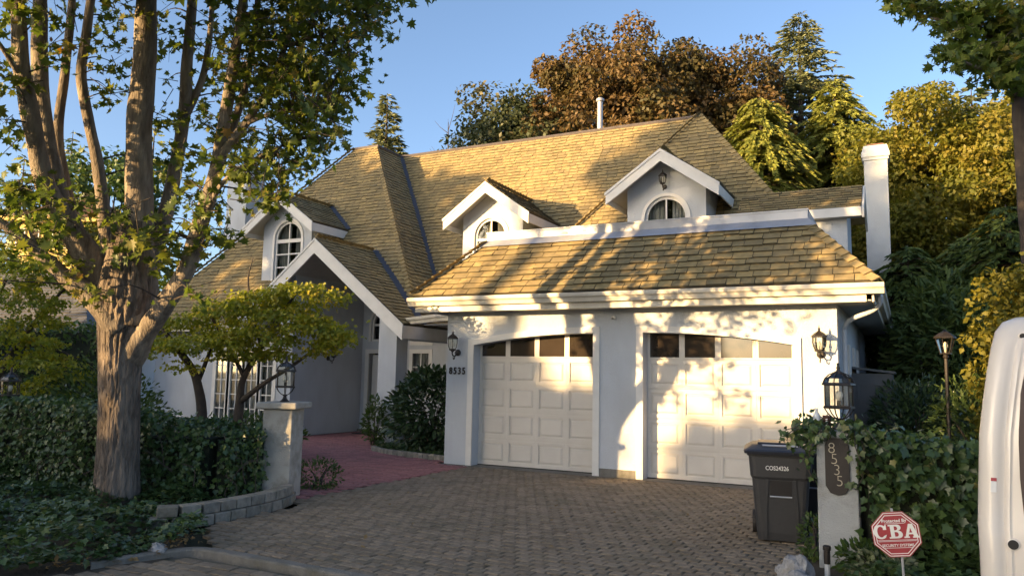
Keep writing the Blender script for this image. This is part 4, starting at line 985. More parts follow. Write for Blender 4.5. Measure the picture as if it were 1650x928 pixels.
# the rest of the crown, above and around
topc = at(250, -260, D0); TC = np.array([topc[0]+0.9, topc[1]-0.3, 7.6])
k = 0
while k < 820:
    d = rand_unit(1)[0]; r = 0.30+0.70*rng.random()**0.5
    c = TC+d*np.array([3.1, 3.1, 2.9])*r
    q = c-CAM; zf = q@CF; u = PW/2+FOC*(q@CR)/zf; v = PH/2-FOC*(q@CU)/zf
    if v > -25: k += 0.12; continue
    spray(c, random.randint(10, 18), 0.15, twig=False, sp=0.2); k += 1
k = 0
while k < 170:  # unseen leaf sprays added out of frame to dapple the garage roof with shade
    uu = 1.3+4.1*rng.random()**0.55; t_ = -9.2+1.8*rng.random(); vv_ = 3.3+2.0*rng.random()
    c = np.array([math.cos(SUN_AZ)*uu+math.sin(SUN_AZ)*t_, -math.sin(SUN_AZ)*uu+math.cos(SUN_AZ)*t_, vv_-math.tan(SUN_EL)*t_])
    q = c-CAM; zf = q@CF
    if PW/2+FOC*(q@CR)/zf > -35: k += 0.2; continue
    spray(c, random.randint(9, 15), 0.125, twig=False, sp=0.2); k += 1
tw.build('twigs', MT['twig'], maple)['kind'] = 'stuff'
leaves('foliage', np.concatenate(P), np.concatenate(A), np.concatenate(N), np.concatenate(Sz), 'maple', MT['l_maple'], maple, np.concatenate(T))

# ---------- low spreading Japanese maples
def layered_maple(name, label, D, base_px, stems, pads, n_per, size, group):
    b = at(*base_px, D); b[2] = 0
    t = thing(name, label, 'tree', tuple(b), group=group)
    for st in stems:
        m = MB(); pts = []
        for (u, v, w, dd) in st:
            p = at(u, v, D+dd); pts.append((p[0], p[1], max(p[2], 0), 0.5*w*(D+dd)/FOC))
        pts = [(a_, b_, c_, d_*0.62) for a_, b_, c_, d_ in pts]; limb(m, pts, 8, 5, 0.2); m.build('stem', MT['twig'], t, smooth=True)
    Pp = []; Aa = []; Nn = []; Tt = []
    for u, v, rx, ry, dd, k in pads:
        c = at(u, v, D+dd); sx = rx*(D+dd)/FOC; sz = ry*(D+dd)/FOC
        for s in range(int(k*0.72)):
            a = random.random()*2*PI; r = math.sqrt(random.random())
            cc = c + CR*(sx*r*math.cos(a)) + np.array([CF[0], CF[1], 0])*(sx*0.9*r*math.sin(a)) + np.array([0, 0, sz*(0.9*(1-r*r)-0.55+random.gauss(0, 0.18))])
            n = max(5, int(n_per*(0.35+0.65*random.random()))); p = cc[None]+rng.normal(size=(n, 3))*np.array([0.085, 0.085, 0.032])
            out = unit((cc-c)[None]+1e-6)[0]
            Pp.append(p); Nn.append(unit(np.array([-0.15, -0.25, 0.55])[None]+out*0.4+rng.normal(size=(n, 3))*0.55)); Aa.append(unit(out[None]*0.8+rng.normal(size=(n, 3))*0.6+np.array([0, 0, -0.35]))); Tt.append(np.clip(0.15+0.5*random.random()+0.35*rng.random(n), 0, 1))
    Pp = np.concatenate(Pp)
    leaves('foliage', Pp, np.concatenate(Aa), np.concatenate(Nn), size*(0.7+0.6*rng.random(len(Pp))), 'jleaf', MT['l_jmaple'], t, np.concatenate(Tt))
    return t
layered_maple('japanese_maple', 'low spreading Japanese maple with yellow-green layered foliage before the french doors', 13.2, (355, 720),
    [[(325, 735, 26, 0), (324, 650, 24, 0), (312, 600, 20, -.1), (285, 560, 16, -.2), (262, 530, 9, -.3)], [(378, 735, 26, .1), (386, 650, 22, .1), (392, 610, 18, .1), (420, 560, 14, .2), (450, 510, 10, .2), (480, 470, 5, .2)],
     [(386, 648, 15, .1), (425, 618, 13, -.2), (470, 590, 10, -.4), (510, 560, 6, -.5)], [(392, 605, 12, .1), (370, 560, 10, .1), (340, 510, 7, .1)], [(318, 620, 12, 0), (335, 575, 10, .1), (350, 540, 6, .2)], [(450, 515, 6, .2), (495, 500, 4, 0), (540, 520, 3, -.3)], [(420, 560, 7, .2), (400, 460, 5, .5), (408, 415, 2, .6)]],
    [(485, 472, 72, 22, 0, 170), (420, 482, 60, 20, .3, 110), (365, 497, 60, 20, -.2, 130), (455, 510, 85, 26, -.1, 170), (300, 520, 48, 24, .1, 90), (330, 552, 75, 26, -.4, 150), (270, 555, 30, 24, -.2, 50), (410, 540, 70, 24, -.5, 130), (500, 525, 48, 22, -.5, 90), (545, 540, 30, 26, -.6, 70), (520, 560, 20, 16, -.6, 26), (440, 570, 40, 18, -.4, 50), (290, 590, 26, 16, -.3, 18), (365, 575, 26, 14, -.3, 16), (270, 460, 34, 20, .4, 40)], 20, 0.058, 'Japanese maples behind the ivy hedge')
layered_maple('japanese_maple', 'green Japanese maple with fine drooping foliage over the hedge lamp', 13.0, (-30, 760),
    [[(-30, 780, 26, 0), (-25, 680, 24, 0), (0, 600, 20, .2), (40, 540, 14, .3), (90, 480, 8, .3), (125, 450, 4, .3)], [(0, 600, 14, .2), (-20, 520, 11, 0), (10, 450, 8, 0)], [(30, 556, 10, .2), (80, 560, 8, 0), (130, 580, 4, 0)]],
    [(40, 435, 75, 24, 0, 150), (85, 455, 50, 18, .2, 70), (20, 480, 70, 28, -.2, 130), (60, 515, 45, 22, 0, 60), (20, 545, 70, 28, -.3, 110), (70, 580, 60, 24, -.2, 70), (110, 600, 40, 22, 0, 44), (60, 625, 45, 18, -.1, 40)], 18, 0.060, 'Japanese maples behind the ivy hedge')

# ---------- ivy: leaves over a body
def ivy_over(path_pts, normals, sizes, name, parent, material, shape='ivy', droop=0.7, jitter=0.05, tint=None):
    n = len(path_pts); N_ = unit(normals+rng.normal(size=(n, 3))*0.45)
    A_ = unit(rng.normal(size=(n, 3))*0.55+np.array([0, 0, -droop])+normals*0.25)
    return leaves(name, path_pts+rng.normal(size=(n, 3))*jitter*0.4, A_, N_, sizes, shape, material, parent, tint)

def hedge_run(name, label, line, width, z0, z1, n, size, material, shape='ivy', group=None, cat='hedge', bulge=0.10, ragged=0.07, dens_top=0.3, core=True, leafname='ivy_leaves', kind=None, vines=0, droop=0.7):
    """ivy-clad body along a polyline: dark core plus leaves on both faces and the top"""
    line = [np.array(p, float) for p in line]
    t = thing(name, label, cat, (line[0][0], line[0][1], 0), group=group)
    zl = z1 if hasattr(z1, '__len__') else [z1]*len(line)
    seg = [np.linalg.norm(b-a) for a, b in zip(line[:-1], line[1:])]; tot = sum(seg)
    cb = MB()
    P_ = []; N_ = []
    for a, b, L, za, zb in zip(line[:-1], line[1:], seg, zl[:-1], zl[1:]):
        d = (b-a)/L; nx = np.array([d[1], -d[0]])
        w = width/2-0.10; z1 = min(za, zb)
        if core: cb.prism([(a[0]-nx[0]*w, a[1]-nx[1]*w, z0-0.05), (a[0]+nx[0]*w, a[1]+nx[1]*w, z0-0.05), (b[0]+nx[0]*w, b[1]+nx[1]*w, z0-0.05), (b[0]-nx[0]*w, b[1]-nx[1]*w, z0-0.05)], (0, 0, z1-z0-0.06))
        m = int(n*L/tot)
        s = rng.random(m)*L; f = rng.random(m)
        side = np.where(rng.random(m) < 0.72, 1, -1)
        top = rng.random(m) < dens_top
        zz = z0+(z1-z0)*rng.random(m)
        off = side*(width/2)
        p = np.zeros((m, 3)); nn = np.zeros((m, 3))
        p[:, :2] = a+d*s[:, None]+nx*off[:, None]; p[:, 2] = zz; nn[:, :2] = nx*side[:, None]; nn[:, 2] = 0.35
        ot = (rng.random(m)*2-1)*width/2
        p[top, :2] = (a+d*s[:, None]+nx*ot[:, None])[top]; zt_ = za+(zb-za)*s/L; p[:, 2] = z0+(zt_-z0)*(p[:, 2]-z0)/(z1-z0); p[top, 2] = zt_[top]; nn[top] = np.array([0, 0, 1.0])+0.3*np.append(nx, 0)
        nz = noise3(p, 2.2)+0.5*noise3(p+7, 6.0)
        p += nn*(nz*bulge)[:, None]+rng.normal(size=(m, 3))*ragged*0.5
        P_.append(p); N_.append(nn)
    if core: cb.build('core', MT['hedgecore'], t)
    P_ = np.concatenate(P_); N_ = np.concatenate(N_); N_ = unit(N_)
    P_[:, 2] = np.maximum(P_[:, 2], z0)
    tint = np.clip(0.45+0.35*noise3(P_, 1.3)+rng.normal(size=len(P_))*0.2, 0, 0.999)
    ivy_over(P_, N_, size*(0.6+0.8*rng.random(len(P_))), leafname, t, material, shape, tint=tint, droop=droop)
    if vines:
        vb = MB()
        for i in range(vines):
            k = rng.integers(len(line)-1); a, b = line[k], line[k+1]; d = (b-a)/np.linalg.norm(b-a); nx = np.array([d[1], -d[0]])
            q = a+(b-a)*rng.random(); z1 = min(zl); z = z0+(z1-z0)*(0.15+0.6*rng.random()); pts = []
            dirn = rng.normal(size=2)*0.12
            for s in range(7):
                pts.append((q[0]+nx[0]*(width/2+0.05+0.03*rng.random()), q[1]+nx[1]*(width/2+0.05+0.03*rng.random()), z)); q = q+d*dirn[0]; z = min(max(z0, z+dirn[1]), z1-0.05); dirn = dirn+rng.normal(size=2)*0.06; f_ = min(max(float((q-a)@d), 0.1), float(np.linalg.norm(b-a))-0.1); q = a+d*f_
            vb.tube(cr_spline(pts, 4), 0.006, 5)
        vb.build('vine', MT['twig'], t)
    return t
hedge_run('ivy_hedge', 'long low ivy-covered hedge between the maple trunk and the stone pier', [(-9.0, -5.6), (-3.4, -5.45), (-1.75, -5.3), (-0.95, -4.95), (-0.62, -4.5)], 0.62, 0.05, [1.16, 1.12, 1.0, 0.86, 0.84], 17000, 0.060, MT['l_ivy'], group='ivy-covered hedges', vines=16, bulge=0.09)
hedge_run('ivy_hedge', 'ivy-covered low wall behind the red security sign', [(6.64, -4.42), (7.3, -4.22), (8.6, -4.05), (11.5, -4.0)], 0.5, 0.05, 1.10, 9500, 0.078, MT['l_ivy'], group='ivy-covered hedges', vines=0, bulge=0.09)

# ground cover
def cover(name, label, poly, n, size, material, h0, h1, shape='ivy', freq=1.6, cat_kind='stuff'):
    xs = [p[0] for p in poly]; ys = [p[1] for p in poly]; pts = []
    while len(pts) < n:
        x = random.uniform(min(xs), max(xs)); y = random.uniform(min(ys), max(ys))
        if inside((x, y), poly): pts.append((x, y, 0))
    p = np.array(pts); hgt = h0+(h1-h0)*np.clip(0.5+noise3(p, freq)*0.9, 0, 1)
    p[:, 2] = hgt*(0.55+0.45*rng.random(n))
    nn = unit(np.array([0, 0, 1.0])[None]+rng.normal(size=(n, 3))*0.4); ax_ = unit(rng.normal(size=(n, 3))*np.array([1, 1, 0.2])+np.array([0.1, -0.15, -0.15]))
    tint = np.clip(0.45+0.4*noise3(p, 0.9)+rng.normal(size=n)*0.2, 0, 0.999)
    o = leaves(name, p, ax_, nn, size*(0.6+0.8*rng.random(n)), shape, material, None, tint)
    return tagp(o, label, None, None, cat_kind)
cover('ivy_ground_cover', 'ivy spreading over the ground round the maple trunk', [(-6.5, -9.4), (0.9, -9.2), (1.05, -8.2), (1.02, -7.65), (1.18, -7.22), (1.20, -6.98), (0.44, -6.33), (0.12, -6.50), (-0.05, -5.9), (-0.5, -5.2), (-1.7, -5.2), (-6.5, -5.4)], 20000, 0.068, MT['l_ivy'], 0.0, 0.30)
cover('bed_ground_cover', 'low mixed plants at the foot of the ivy wall', [(6.45, -5.3), (7.4, -5.9), (9.5, -5.9), (9.5, -4.2), (6.6, -4.5), (6.62, -4.75)], 4200, 0.065, MT['l_ivy'], 0.03, 0.26, freq=3)
cover('fallen_leaves', 'dry leaves scattered along the kerb and bed edge', [(0.3, -6.45), (1.3, -7.1), (1.2, -7.35), (1.0, -8.4), (0.8, -8.4), (0.9, -7.5), (0.1, -6.9)], 260, 0.05, MT['l_dead'], 0.0, 0.14, shape='quad')
cover('driveway_litter', 'few dry leaves lying on the driveway and path', [(-2.5, 0.2), (-0.8, -3.2), (0.5, -4.6), (1.4, -6.9), (5.9, -6.9), (6.0, -0.3), (-0.5, -0.2)], 90, 0.05, MT['l_dead'], 0.008, 0.014, shape='quad')

def bush(name, label, c, r, n, size, material, shape, group=None, up=0.5, cat='shrub', ztop=None, stems=6, shell=0.45, leafname='foliage'):
    t = thing(name, label, cat, (c[0], c[1], 0), group=group)
    c = np.array(c, float); r = np.array(r, float)
    sb = MB()
    for i in range(stems):
        d = rand_unit(1)[0]; d[2] = abs(d[2]); e = c+d*r*0.75
        sb.tube([(c[0]+d[0]*0.06, c[1]+d[1]*0.06, 0), tuple((c+np.array([c[0], c[1], 0]))/2+d*0.08), tuple(e)], [0.016, 0.012, 0.004], 5)
    sb.build('stem', MT['twig'], t)
    d = rand_unit(n); rr = shell+(1-shell)*rng.random(n)**0.5
    w = 1+0.22*noise3(d*1.0+c, 2.2)
    p = c+d*r*(rr*w)[:, None]; p[:, 2] = np.maximum(p[:, 2], 0.02)
    nr = unit(d*0.5+np.array([0, 0, up])+rng.normal(size=(n, 3))*0.4)
    ax_ = unit(d*1.0+rng.normal(size=(n, 3))*0.55+np.array([0, 0, 0.1 if up > 0.4 else -0.3]))
    leaves(leafname, p, ax_, nr, size*(0.7+0.6*rng.random(n)), shape, material, t, np.clip(0.5+0.3*noise3(p, 3)+rng.normal(size=n)*0.2, 0, 0.999))
    return t
bush('rhododendron', 'dark glossy rhododendron filling the bed between porch column and garage', (-1.80, 1.50, 0.85), (0.92, 0.82, 0.92), 3400, 0.155, MT['l_rhodo'], 'oval', stems=10)
bush('upright_plant', 'slim leafy plant growing against the porch column', (-3.85, 2.22, 0.5), (0.26, 0.22, 0.55), 420, 0.12, MT['l_laurel'], 'oval', stems=5)
bush('small_shrub', 'small yellow-green tuft at the foot of the stone pier', (-0.45, -3.55, 0.16), (0.34, 0.30, 0.26), 600, 0.06, MT['l_laurel'], 'oval', stems=4)
bush('dusty_miller', 'pale silvery-leaved plant under the red security sign', (6.80, -5.08, 0.10), (0.24, 0.22, 0.16), 520, 0.055, MT['l_pale'], 'quad', stems=4)
bush('low_fern', 'dark green fern tuft beside the grey number pier', (6.68, -4.92, 0.13), (0.24, 0.16, 0.16), 420, 0.075, MT['l_laurel'], 'oval', stems=4)
bush('weedy_tuft', 'straggly weeds between the bins and the number pier', (6.20, -4.25, 0.16), (0.14, 0.30, 0.26), 380, 0.055, MT['l_laurel'], 'oval', stems=5)
cover('porch_bed_cover', 'low green plants under the rhododendron', [(-0.9, 0.5), (-2.0, 0.75), (-3.2, 1.35), (-3.7, 2.1), (-2.8, 2.4), (-0.8, 2.2)], 1500, 0.07, MT['l_ivy'], 0.03, 0.16)
bush('laurel_shrub', 'rounded laurel growing behind the ivy hedge by the maple trunk', (-5.1, -3.7, 0.85), (1.3, 0.9, 0.75), 2600, 0.10, MT['l_laurel'], 'oval', stems=8)
bush('laurel_shrub', 'low leafy laurel below the french doors', (-4.4, -1.2, 0.35), (1.4, 0.9, 0.45), 1800, 0.10, MT['l_laurel'], 'oval', stems=8)

# ---------- far planting, left
hedge_run('laurel_hedge', 'tall clipped green hedge beside the neighbouring slate roof', [(-26, -4.5), (-15.6, 2.4), (-13.9, 3.2)], 1.4, 0.0, 2.75, 10500, 0.16, MT['l_laurel'], shape='oval', leafname='hedge_leaves', bulge=0.25, ragged=0.12, droop=0.1)
for (u, v, D, h, sp, lab, m_) in ((40, 250, 44, 15, 3.6, 'tall dark conifer seen between the maple limbs', 'l_conifer'), (118, 210, 52, 17, 3.8, 'slender conifer beyond the yellow house', 'l_bluecon'), (250, 200, 46, 13.5, 3.2, 'bushy conifer behind the white chimney', 'l_conifer'), (-60, 240, 40, 14, 3.4, 'conifer at the edge of the hedge line', 'l_conifer')):
    p = at(u, v, D); p[2] = 0; top = at(u, v, D)[2]
    conifer('conifer_tree', lab, tuple(p), top, sp, 34, 8, 30, MT[m_], 'conifers behind the houses', frond=0.75, droop=0.3)
p = at(625, 152, 46); conifer('conifer_tree', 'single conifer with a pointed top rising behind the wing ridge', (p[0], p[1], 0), p[2], 3.0, 70, 14, 80, MT['l_bluecon'], 'conifers behind the houses', frond=0.55, droop=0.18, power=0.75, shape='spike')
p = at(180, 260, 40); deciduous('garden_tree', 'light green leafy tree beyond the yellow house', (p[0], p[1], 0), 9, (p[0], p[1], p[2]-2.2), (3.0, 3.0, 2.6), 70, 60, 0.75, 0.32, MT['l_laurel'])
p = at(150, 400, 34); deciduous('garden_tree', 'yellow-green round tree below the yellow house', (p[0], p[1], 0), 5, (p[0], p[1], p[2]-0.6), (2.0, 2.0, 1.5), 60, 60, 0.55, 0.26, MT['l_yellow'])
# thin bare top near the ridge
p = at(722, 215, 40)
tb = thing('bare_tree', 'thin nearly bare treetop showing over the main ridge', 'tree', (p[0], p[1], 0))
b = MB(); limb(b, [(p[0], p[1], 0, 0.16), (p[0]+0.1, p[1], 6, 0.10), (p[0], p[1], p[2]+0.6, 0.012)], 6, 4)
for i in range(26):
    z = p[2]-2.6+3.0*random.random(); a = random.random()*2*PI; L = 0.5+0.8*random.random()
    b.tube([(p[0], p[1], z), (p[0]+math.cos(a)*L*0.6, p[1]+math.sin(a)*L*0.6, z+L*0.45), (p[0]+math.cos(a)*L, p[1]+math.sin(a)*L, z+L*0.9)], [0.02, 0.012, 0.005], 4)
b.build('trunk', MT['twig'], tb)
# ---------- behind the house
def px_tree(u, v_top, D): q = at(u, v_top, D); return q
BG = 'autumn trees behind the house'
q = at(985, 130, 31); deciduous('autumn_maple', 'broad maple with reddish brown autumn crown behind the roof', (q[0], q[1], 0), 15, (q[0]+0.1, q[1]+0.3, 10.0), (4.5, 3.6, 5.5), 440, 240, 0.72, 0.185, MT['l_brown'], BG, 0.38, 'quad', 14, lump=0.40)
q = at(855, 210, 30); deciduous('autumn_maple', 'darker green-brown tree shading into the maple over the long ridge', (q[0], q[1], 0), 12, (q[0]-0.2, q[1], 8.2), (3.0, 3.0, 4.6), 250, 210, 0.72, 0.18, MT['l_dkgreen'], BG, 0.3, 'quad', 10, lump=0.4)
q = at(1150, 150, 31); deciduous('autumn_maple', 'russet tree between the brown maple and the tall conifer', (q[0], q[1], 0), 12.5, (q[0]+0.1, q[1], 9.6), (3.2, 2.6, 4.6), 270, 210, 0.70, 0.18, MT['l_brown'], BG, 0.25, 'quad', 9, lump=0.45)
CG = 'conifers behind the house'
q = at(1287, 24, 34); conifer('conifer_tree', 'tallest conifer with a spiky top behind the pavilion roof', (q[0], q[1], 0), q[2], 5.4, 84, 19, 150, MT['l_bluecon'], CG, frond=0.40, droop=0.30, power=0.78, shape='spike')
q = at(1225, 190, 27); conifer('conifer_tree', 'drooping green cypress just behind the pavilion hip', (q[0], q[1], 0), q[2]+0.8, 3.3, 74, 22, 170, MT['l_conifer'], CG, frond=0.30, droop=0.75, power=0.50, shape='spike')
q = at(1345, 150, 29); conifer('conifer_tree', 'wide conifer with hanging sprays over the side dormer', (q[0], q[1], 0), q[2]+0.5, 3.9, 80, 22, 170, MT['l_conifer'], CG, frond=0.31, droop=0.6, power=0.60, shape='spike')
q = at(1425, 200, 26); conifer('conifer_tree', 'conifer standing behind the tall white chimney', (q[0], q[1], 0), q[2]-0.3, 3.2, 70, 20, 140, MT['l_conifer'], CG, frond=0.30, droop=0.5, power=0.55, shape='spike')
q = at(1388, 200, 31); conifer('conifer_tree', 'conifer filling the gap before the yellow-green tree', (q[0], q[1], 0), q[2], 3.0, 60, 18, 120, MT['l_bluecon'], CG, frond=0.34, droop=0.45, power=0.6, shape='spike')
q = at(1505, 240, 24); deciduous('yellow_tree', 'large yellow-green tree beyond the garden lamps', (q[0], q[1], 0), 11, (q[0]+0.1, q[1]+0.3, 6.6), (2.7, 2.6, 4.2), 330, 200, 0.58, 0.145, MT['l_yellow'], None, 0.28, 'quad', 10, lump=0.35)
q = at(1640, 210, 25); deciduous('yellow_tree', 'yellowing tree merging with the crown by the overhanging maple', (q[0], q[1], 0), 11, (q[0]+0.4, q[1], 6.6), (2.4, 2.4, 4.6), 240, 190, 0.58, 0.15, MT['l_yellow'], None, 0.28, 'quad', 8, lump=0.35)
q = at(1565, 150, 33); conifer('conifer_tree', 'far conifer behind the yellow-green tree', (q[0], q[1], 0), q[2]+0.4, 3.4, 44, 11, 60, MT['l_bluecon'], CG, frond=0.6, droop=0.35, power=0.6, shape='spike')
# cedars and shrubs down the side garden
for (u, v, D, sp, m_, lab, pw) in ((1462, 395, 19.5, 1.7, 'l_cedar', 'dark drooping cedar behind the chimney foot', 0.45), (1500, 420, 22, 2.0, 'l_cedar', 'dark cedar behind the wooden pergola', 0.4), (1560, 380, 20, 1.8, 'l_cedar', 'dark cedar between the garden lamp and the golden cypress', 0.4), (1620, 330, 17, 1.7, 'l_cedar', 'tall dark cedar above the golden cypress', 0.45)):
    q = at(u, v, D); conifer('cedar_tree', lab, (q[0], q[1], 0), q[2], sp, 48, 17, 70, MT[m_], 'cedars down the side garden', frond=0.30, droop=0.6, power=pw, shape='spike', low=0.02)
q = at(1520, 470, 15.5); bush('rounded_conifer', 'rounded mid-green bush behind the garden lamp post', (q[0], q[1], 1.9), (1.05, 1.0, 1.75), 5200, 0.22, MT['l_cedar'], 'frond', up=0.3, stems=6)
q = at(1632, 420, 11.5); deciduous('golden_shrub', 'loose golden yellow shrub beside the van', (q[0]+0.1, q[1], 0), 3, (q[0]+0.12, q[1], 1.75), (0.62, 0.7, 1.75), 120, 70, 0.26, 0.10, MT['l_gold'], None, 0.06, 'quad', 8, cat='shrub', lump=0.4)
q = at(1475, 620, 13); bush('dark_shrub', 'dark shrub filling the shade below the pergola', (q[0], q[1], 0.8), (0.75, 0.8, 0.9), 2600, 0.12, MT['l_rhodo'], 'oval', stems=6)
q = at(1580, 620, 12); bush('dark_shrub', 'dark shrub at the foot of the cedars beside the lamp post', (q[0], q[1], 0.8), (0.8, 0.8, 1.0), 2600, 0.12, MT['l_cedar'], 'frond', stems=6)
# overhanging maple at the top corner
OD = 15.0
ob = at(1700, 800, OD); ob[2] = 0
om = thing('overhanging_maple', 'dark maple whose leafy boughs hang over the top corner', 'tree', tuple(ob))
def px2(u, v, w, dd=0.0):
    p = at(u, v, OD+dd); return (p[0], p[1], max(p[2], 0), 0.5*w*(OD+dd)/FOC)
b = MB(); limb(b, [px2(1680, 870, 44), px2(1668, 500, 32), px2(1652, 300, 25), px2(1642, 160, 22), px2(1650, 40, 20), px2(1660, -120, 16), px2(1680, -300, 8)], 12, 5, 0.15); b.build('trunk', MT['twig'], om, smooth=True)
for L in ([px2(1646, 120, 18), px2(1600, 60, 12, -.3), px2(1550, 40, 8, -.6), px2(1500, 30, 4, -.8)], [px2(1655, 0, 16), px2(1600, -40, 10, -.2), px2(1520, -40, 7, -.4), px2(1440, -10, 3, -.5)], [px2(1646, 130, 14), px2(1620, 110, 9, -.5), px2(1580, 110, 6, -.7), px2(1530, 90, 3, -.8)]):
    b = MB(); limb(b, L, 8, 5, 0.1); b.build('limb', MT['bark2'], om, smooth=True)
P = []; A = []; N = []; Sz = []; T = []; tw = MB()
for u, v, rx, ry, dd, n in ((1480, 8, 40, 16, -.5, 16), (1535, 25, 40, 30, -.5, 24), (1590, 40, 45, 40, -.4, 34), (1635, 60, 40, 50, -.3, 34), (1560, 85, 40, 26, -.7, 20), (1525, 85, 18, 16, -.8, 6), (1610, 110, 40, 28, -.5, 26), (1650, 125, 30, 30, -.3, 16), (1450, -4, 30, 8, -.5, 5), (1640, 0, 60, 40, 0, 26)):
    for k in range(n):
        r = math.sqrt(random.random()); a = random.random()*2*PI
        spray(at(u+rx*r*math.cos(a), v+ry*r*math.sin(a), OD+dd+random.gauss(0, 0.35)), random.randint(9, 15), 0.165)
c0 = at(1680, -230, OD)
for k in range(170):
    d = rand_unit(1)[0]; c = c0+d*np.array([2.6, 2.6, 1.7])*(0.4+0.6*random.random())
    q = c-CAM; zf = q@CF
    if PH/2-FOC*(q@CU)/zf > -20: continue
    spray(c, 14, 0.17, False, 0.22)
tw.build('twigs', MT['twig'], om)['kind'] = 'stuff'
leaves('foliage', np.concatenate(P), np.concatenate(A), np.concatenate(N), np.concatenate(Sz), 'maple', MT['l_maple'], om, np.concatenate(T))

# ---------- across the street, behind the viewer: the planting whose long shadows reach the house
SA, CA = math.sin(SUN_AZ), math.cos(SUN_AZ)
def sunpos(u, dist):
    """u metres across the light, dist metres up the light from the garage corner"""
    return np.array([-SA*dist+CA*u, -CA*dist-SA*u])
TE = math.tan(SUN_EL)
def street_hedge(u0, u1, v, dist, lab):
    a, b_ = sunpos(u0, dist), sunpos(u1, dist); h = v+dist*TE
    hedge_run('cedar_hedge', lab, [tuple(a), tuple(b_)], 1.6, 0, h, 2600, 0.55, MT['l_cedar'], shape='frond', leafname='hedge_leaves', bulge=0.22, ragged=0.2, group='hedges across the road', droop=0.1)
street_hedge(0.45, 1.9, 0.95, 30, 'cedar hedge across the road facing the first garage door')
street_hedge(2.0, 3.1, -0.55, 30, 'low cedar hedge across the road facing the maple trunk')
street_hedge(3.15, 5.4, 0.72, 30, 'cedar hedge across the road facing the second garage door')
street_hedge(5.4, 16.0, 1.75, 30, 'highest cedar hedge across the road facing the van')
street_hedge(-0.6, 0.5, 1.78, 30, 'cedar hedge across the road facing the garage corner')
street_hedge(-2.2, -0.6, 1.30, 30, 'cedar hedge across the road facing the spreading Japanese maple')
for (u, v, r, dist, lab) in ((-3.8, 3.9, 1.6, 31, 'round leafy tree across the road facing the porch'), (-5.7, 5.0, 1.7, 31, 'leafy tree across the road facing the wing dormer'), (-7.6, 6.4, 1.8, 32, 'taller leafy tree across the road facing the wing roof'), (-9.5, 8.6, 2.0, 32, 'high leafy tree across the road facing the valley of the roof'), (-12.2, 9.6, 2.8, 33, 'broad leafy tree across the road facing the white chimney')):
    p = sunpos(u, dist); h = v+dist*TE
    deciduous('roadside_tree', lab, (p[0], p[1], 0), h, (p[0], p[1], h-2.6), (r, r, 2.4), 90 if u > -6 else 52, 60, 0.7, 0.42, MT['l_laurel'], 'trees across the road', 0.25, 'quad', 6, lump=0.25)
for (u, v, ru, rv, k, lab) in ((-0.9, 7.3, 1.7, 2.1, 50, 'tall airy tree across the road facing the gabled dormer'), (0.6, 6.0, 1.2, 1.5, 34, 'slim airy tree across the road facing the pavilion hip'), (-2.4, 9.3, 1.3, 1.4, 40, 'high airy tree across the road facing the pavilion peak'), (-3.9, 8.4, 0.7, 1.3, 14, 'thin airy tree across the road facing the ridge'), (6.6, 8.4, 2.0, 3.0, 100, 'tall airy tree across the road facing the side chimney')):
    p = sunpos(u, 29); deciduous('roadside_tree', lab, (p[0], p[1], 0), 12, (p[0], p[1], v+29*TE), (ru, ru, rv), k, 62, 0.55, 0.30, MT['l_laurel'], 'trees across the road', 0.22, 'quad', 8, lump=0.3)
deciduous('roadside_tree', 'unseen dense tree added across the road to block sky reflected in the wing dormer', (-31, -20, 0), 17, (-31, -20, 10.5), (4.2, 4.2, 6.5), 170, 70, 1.0, 0.5, MT['l_laurel'], 'trees across the road', 0.35, 'quad', 8, lump=0.3)  # added out of view to keep bright sky out of the dormer pane's reflection
street_hedge(-16, -2.1, 3.0, 31.5, 'long cedar hedge across the road below the leafy trees')
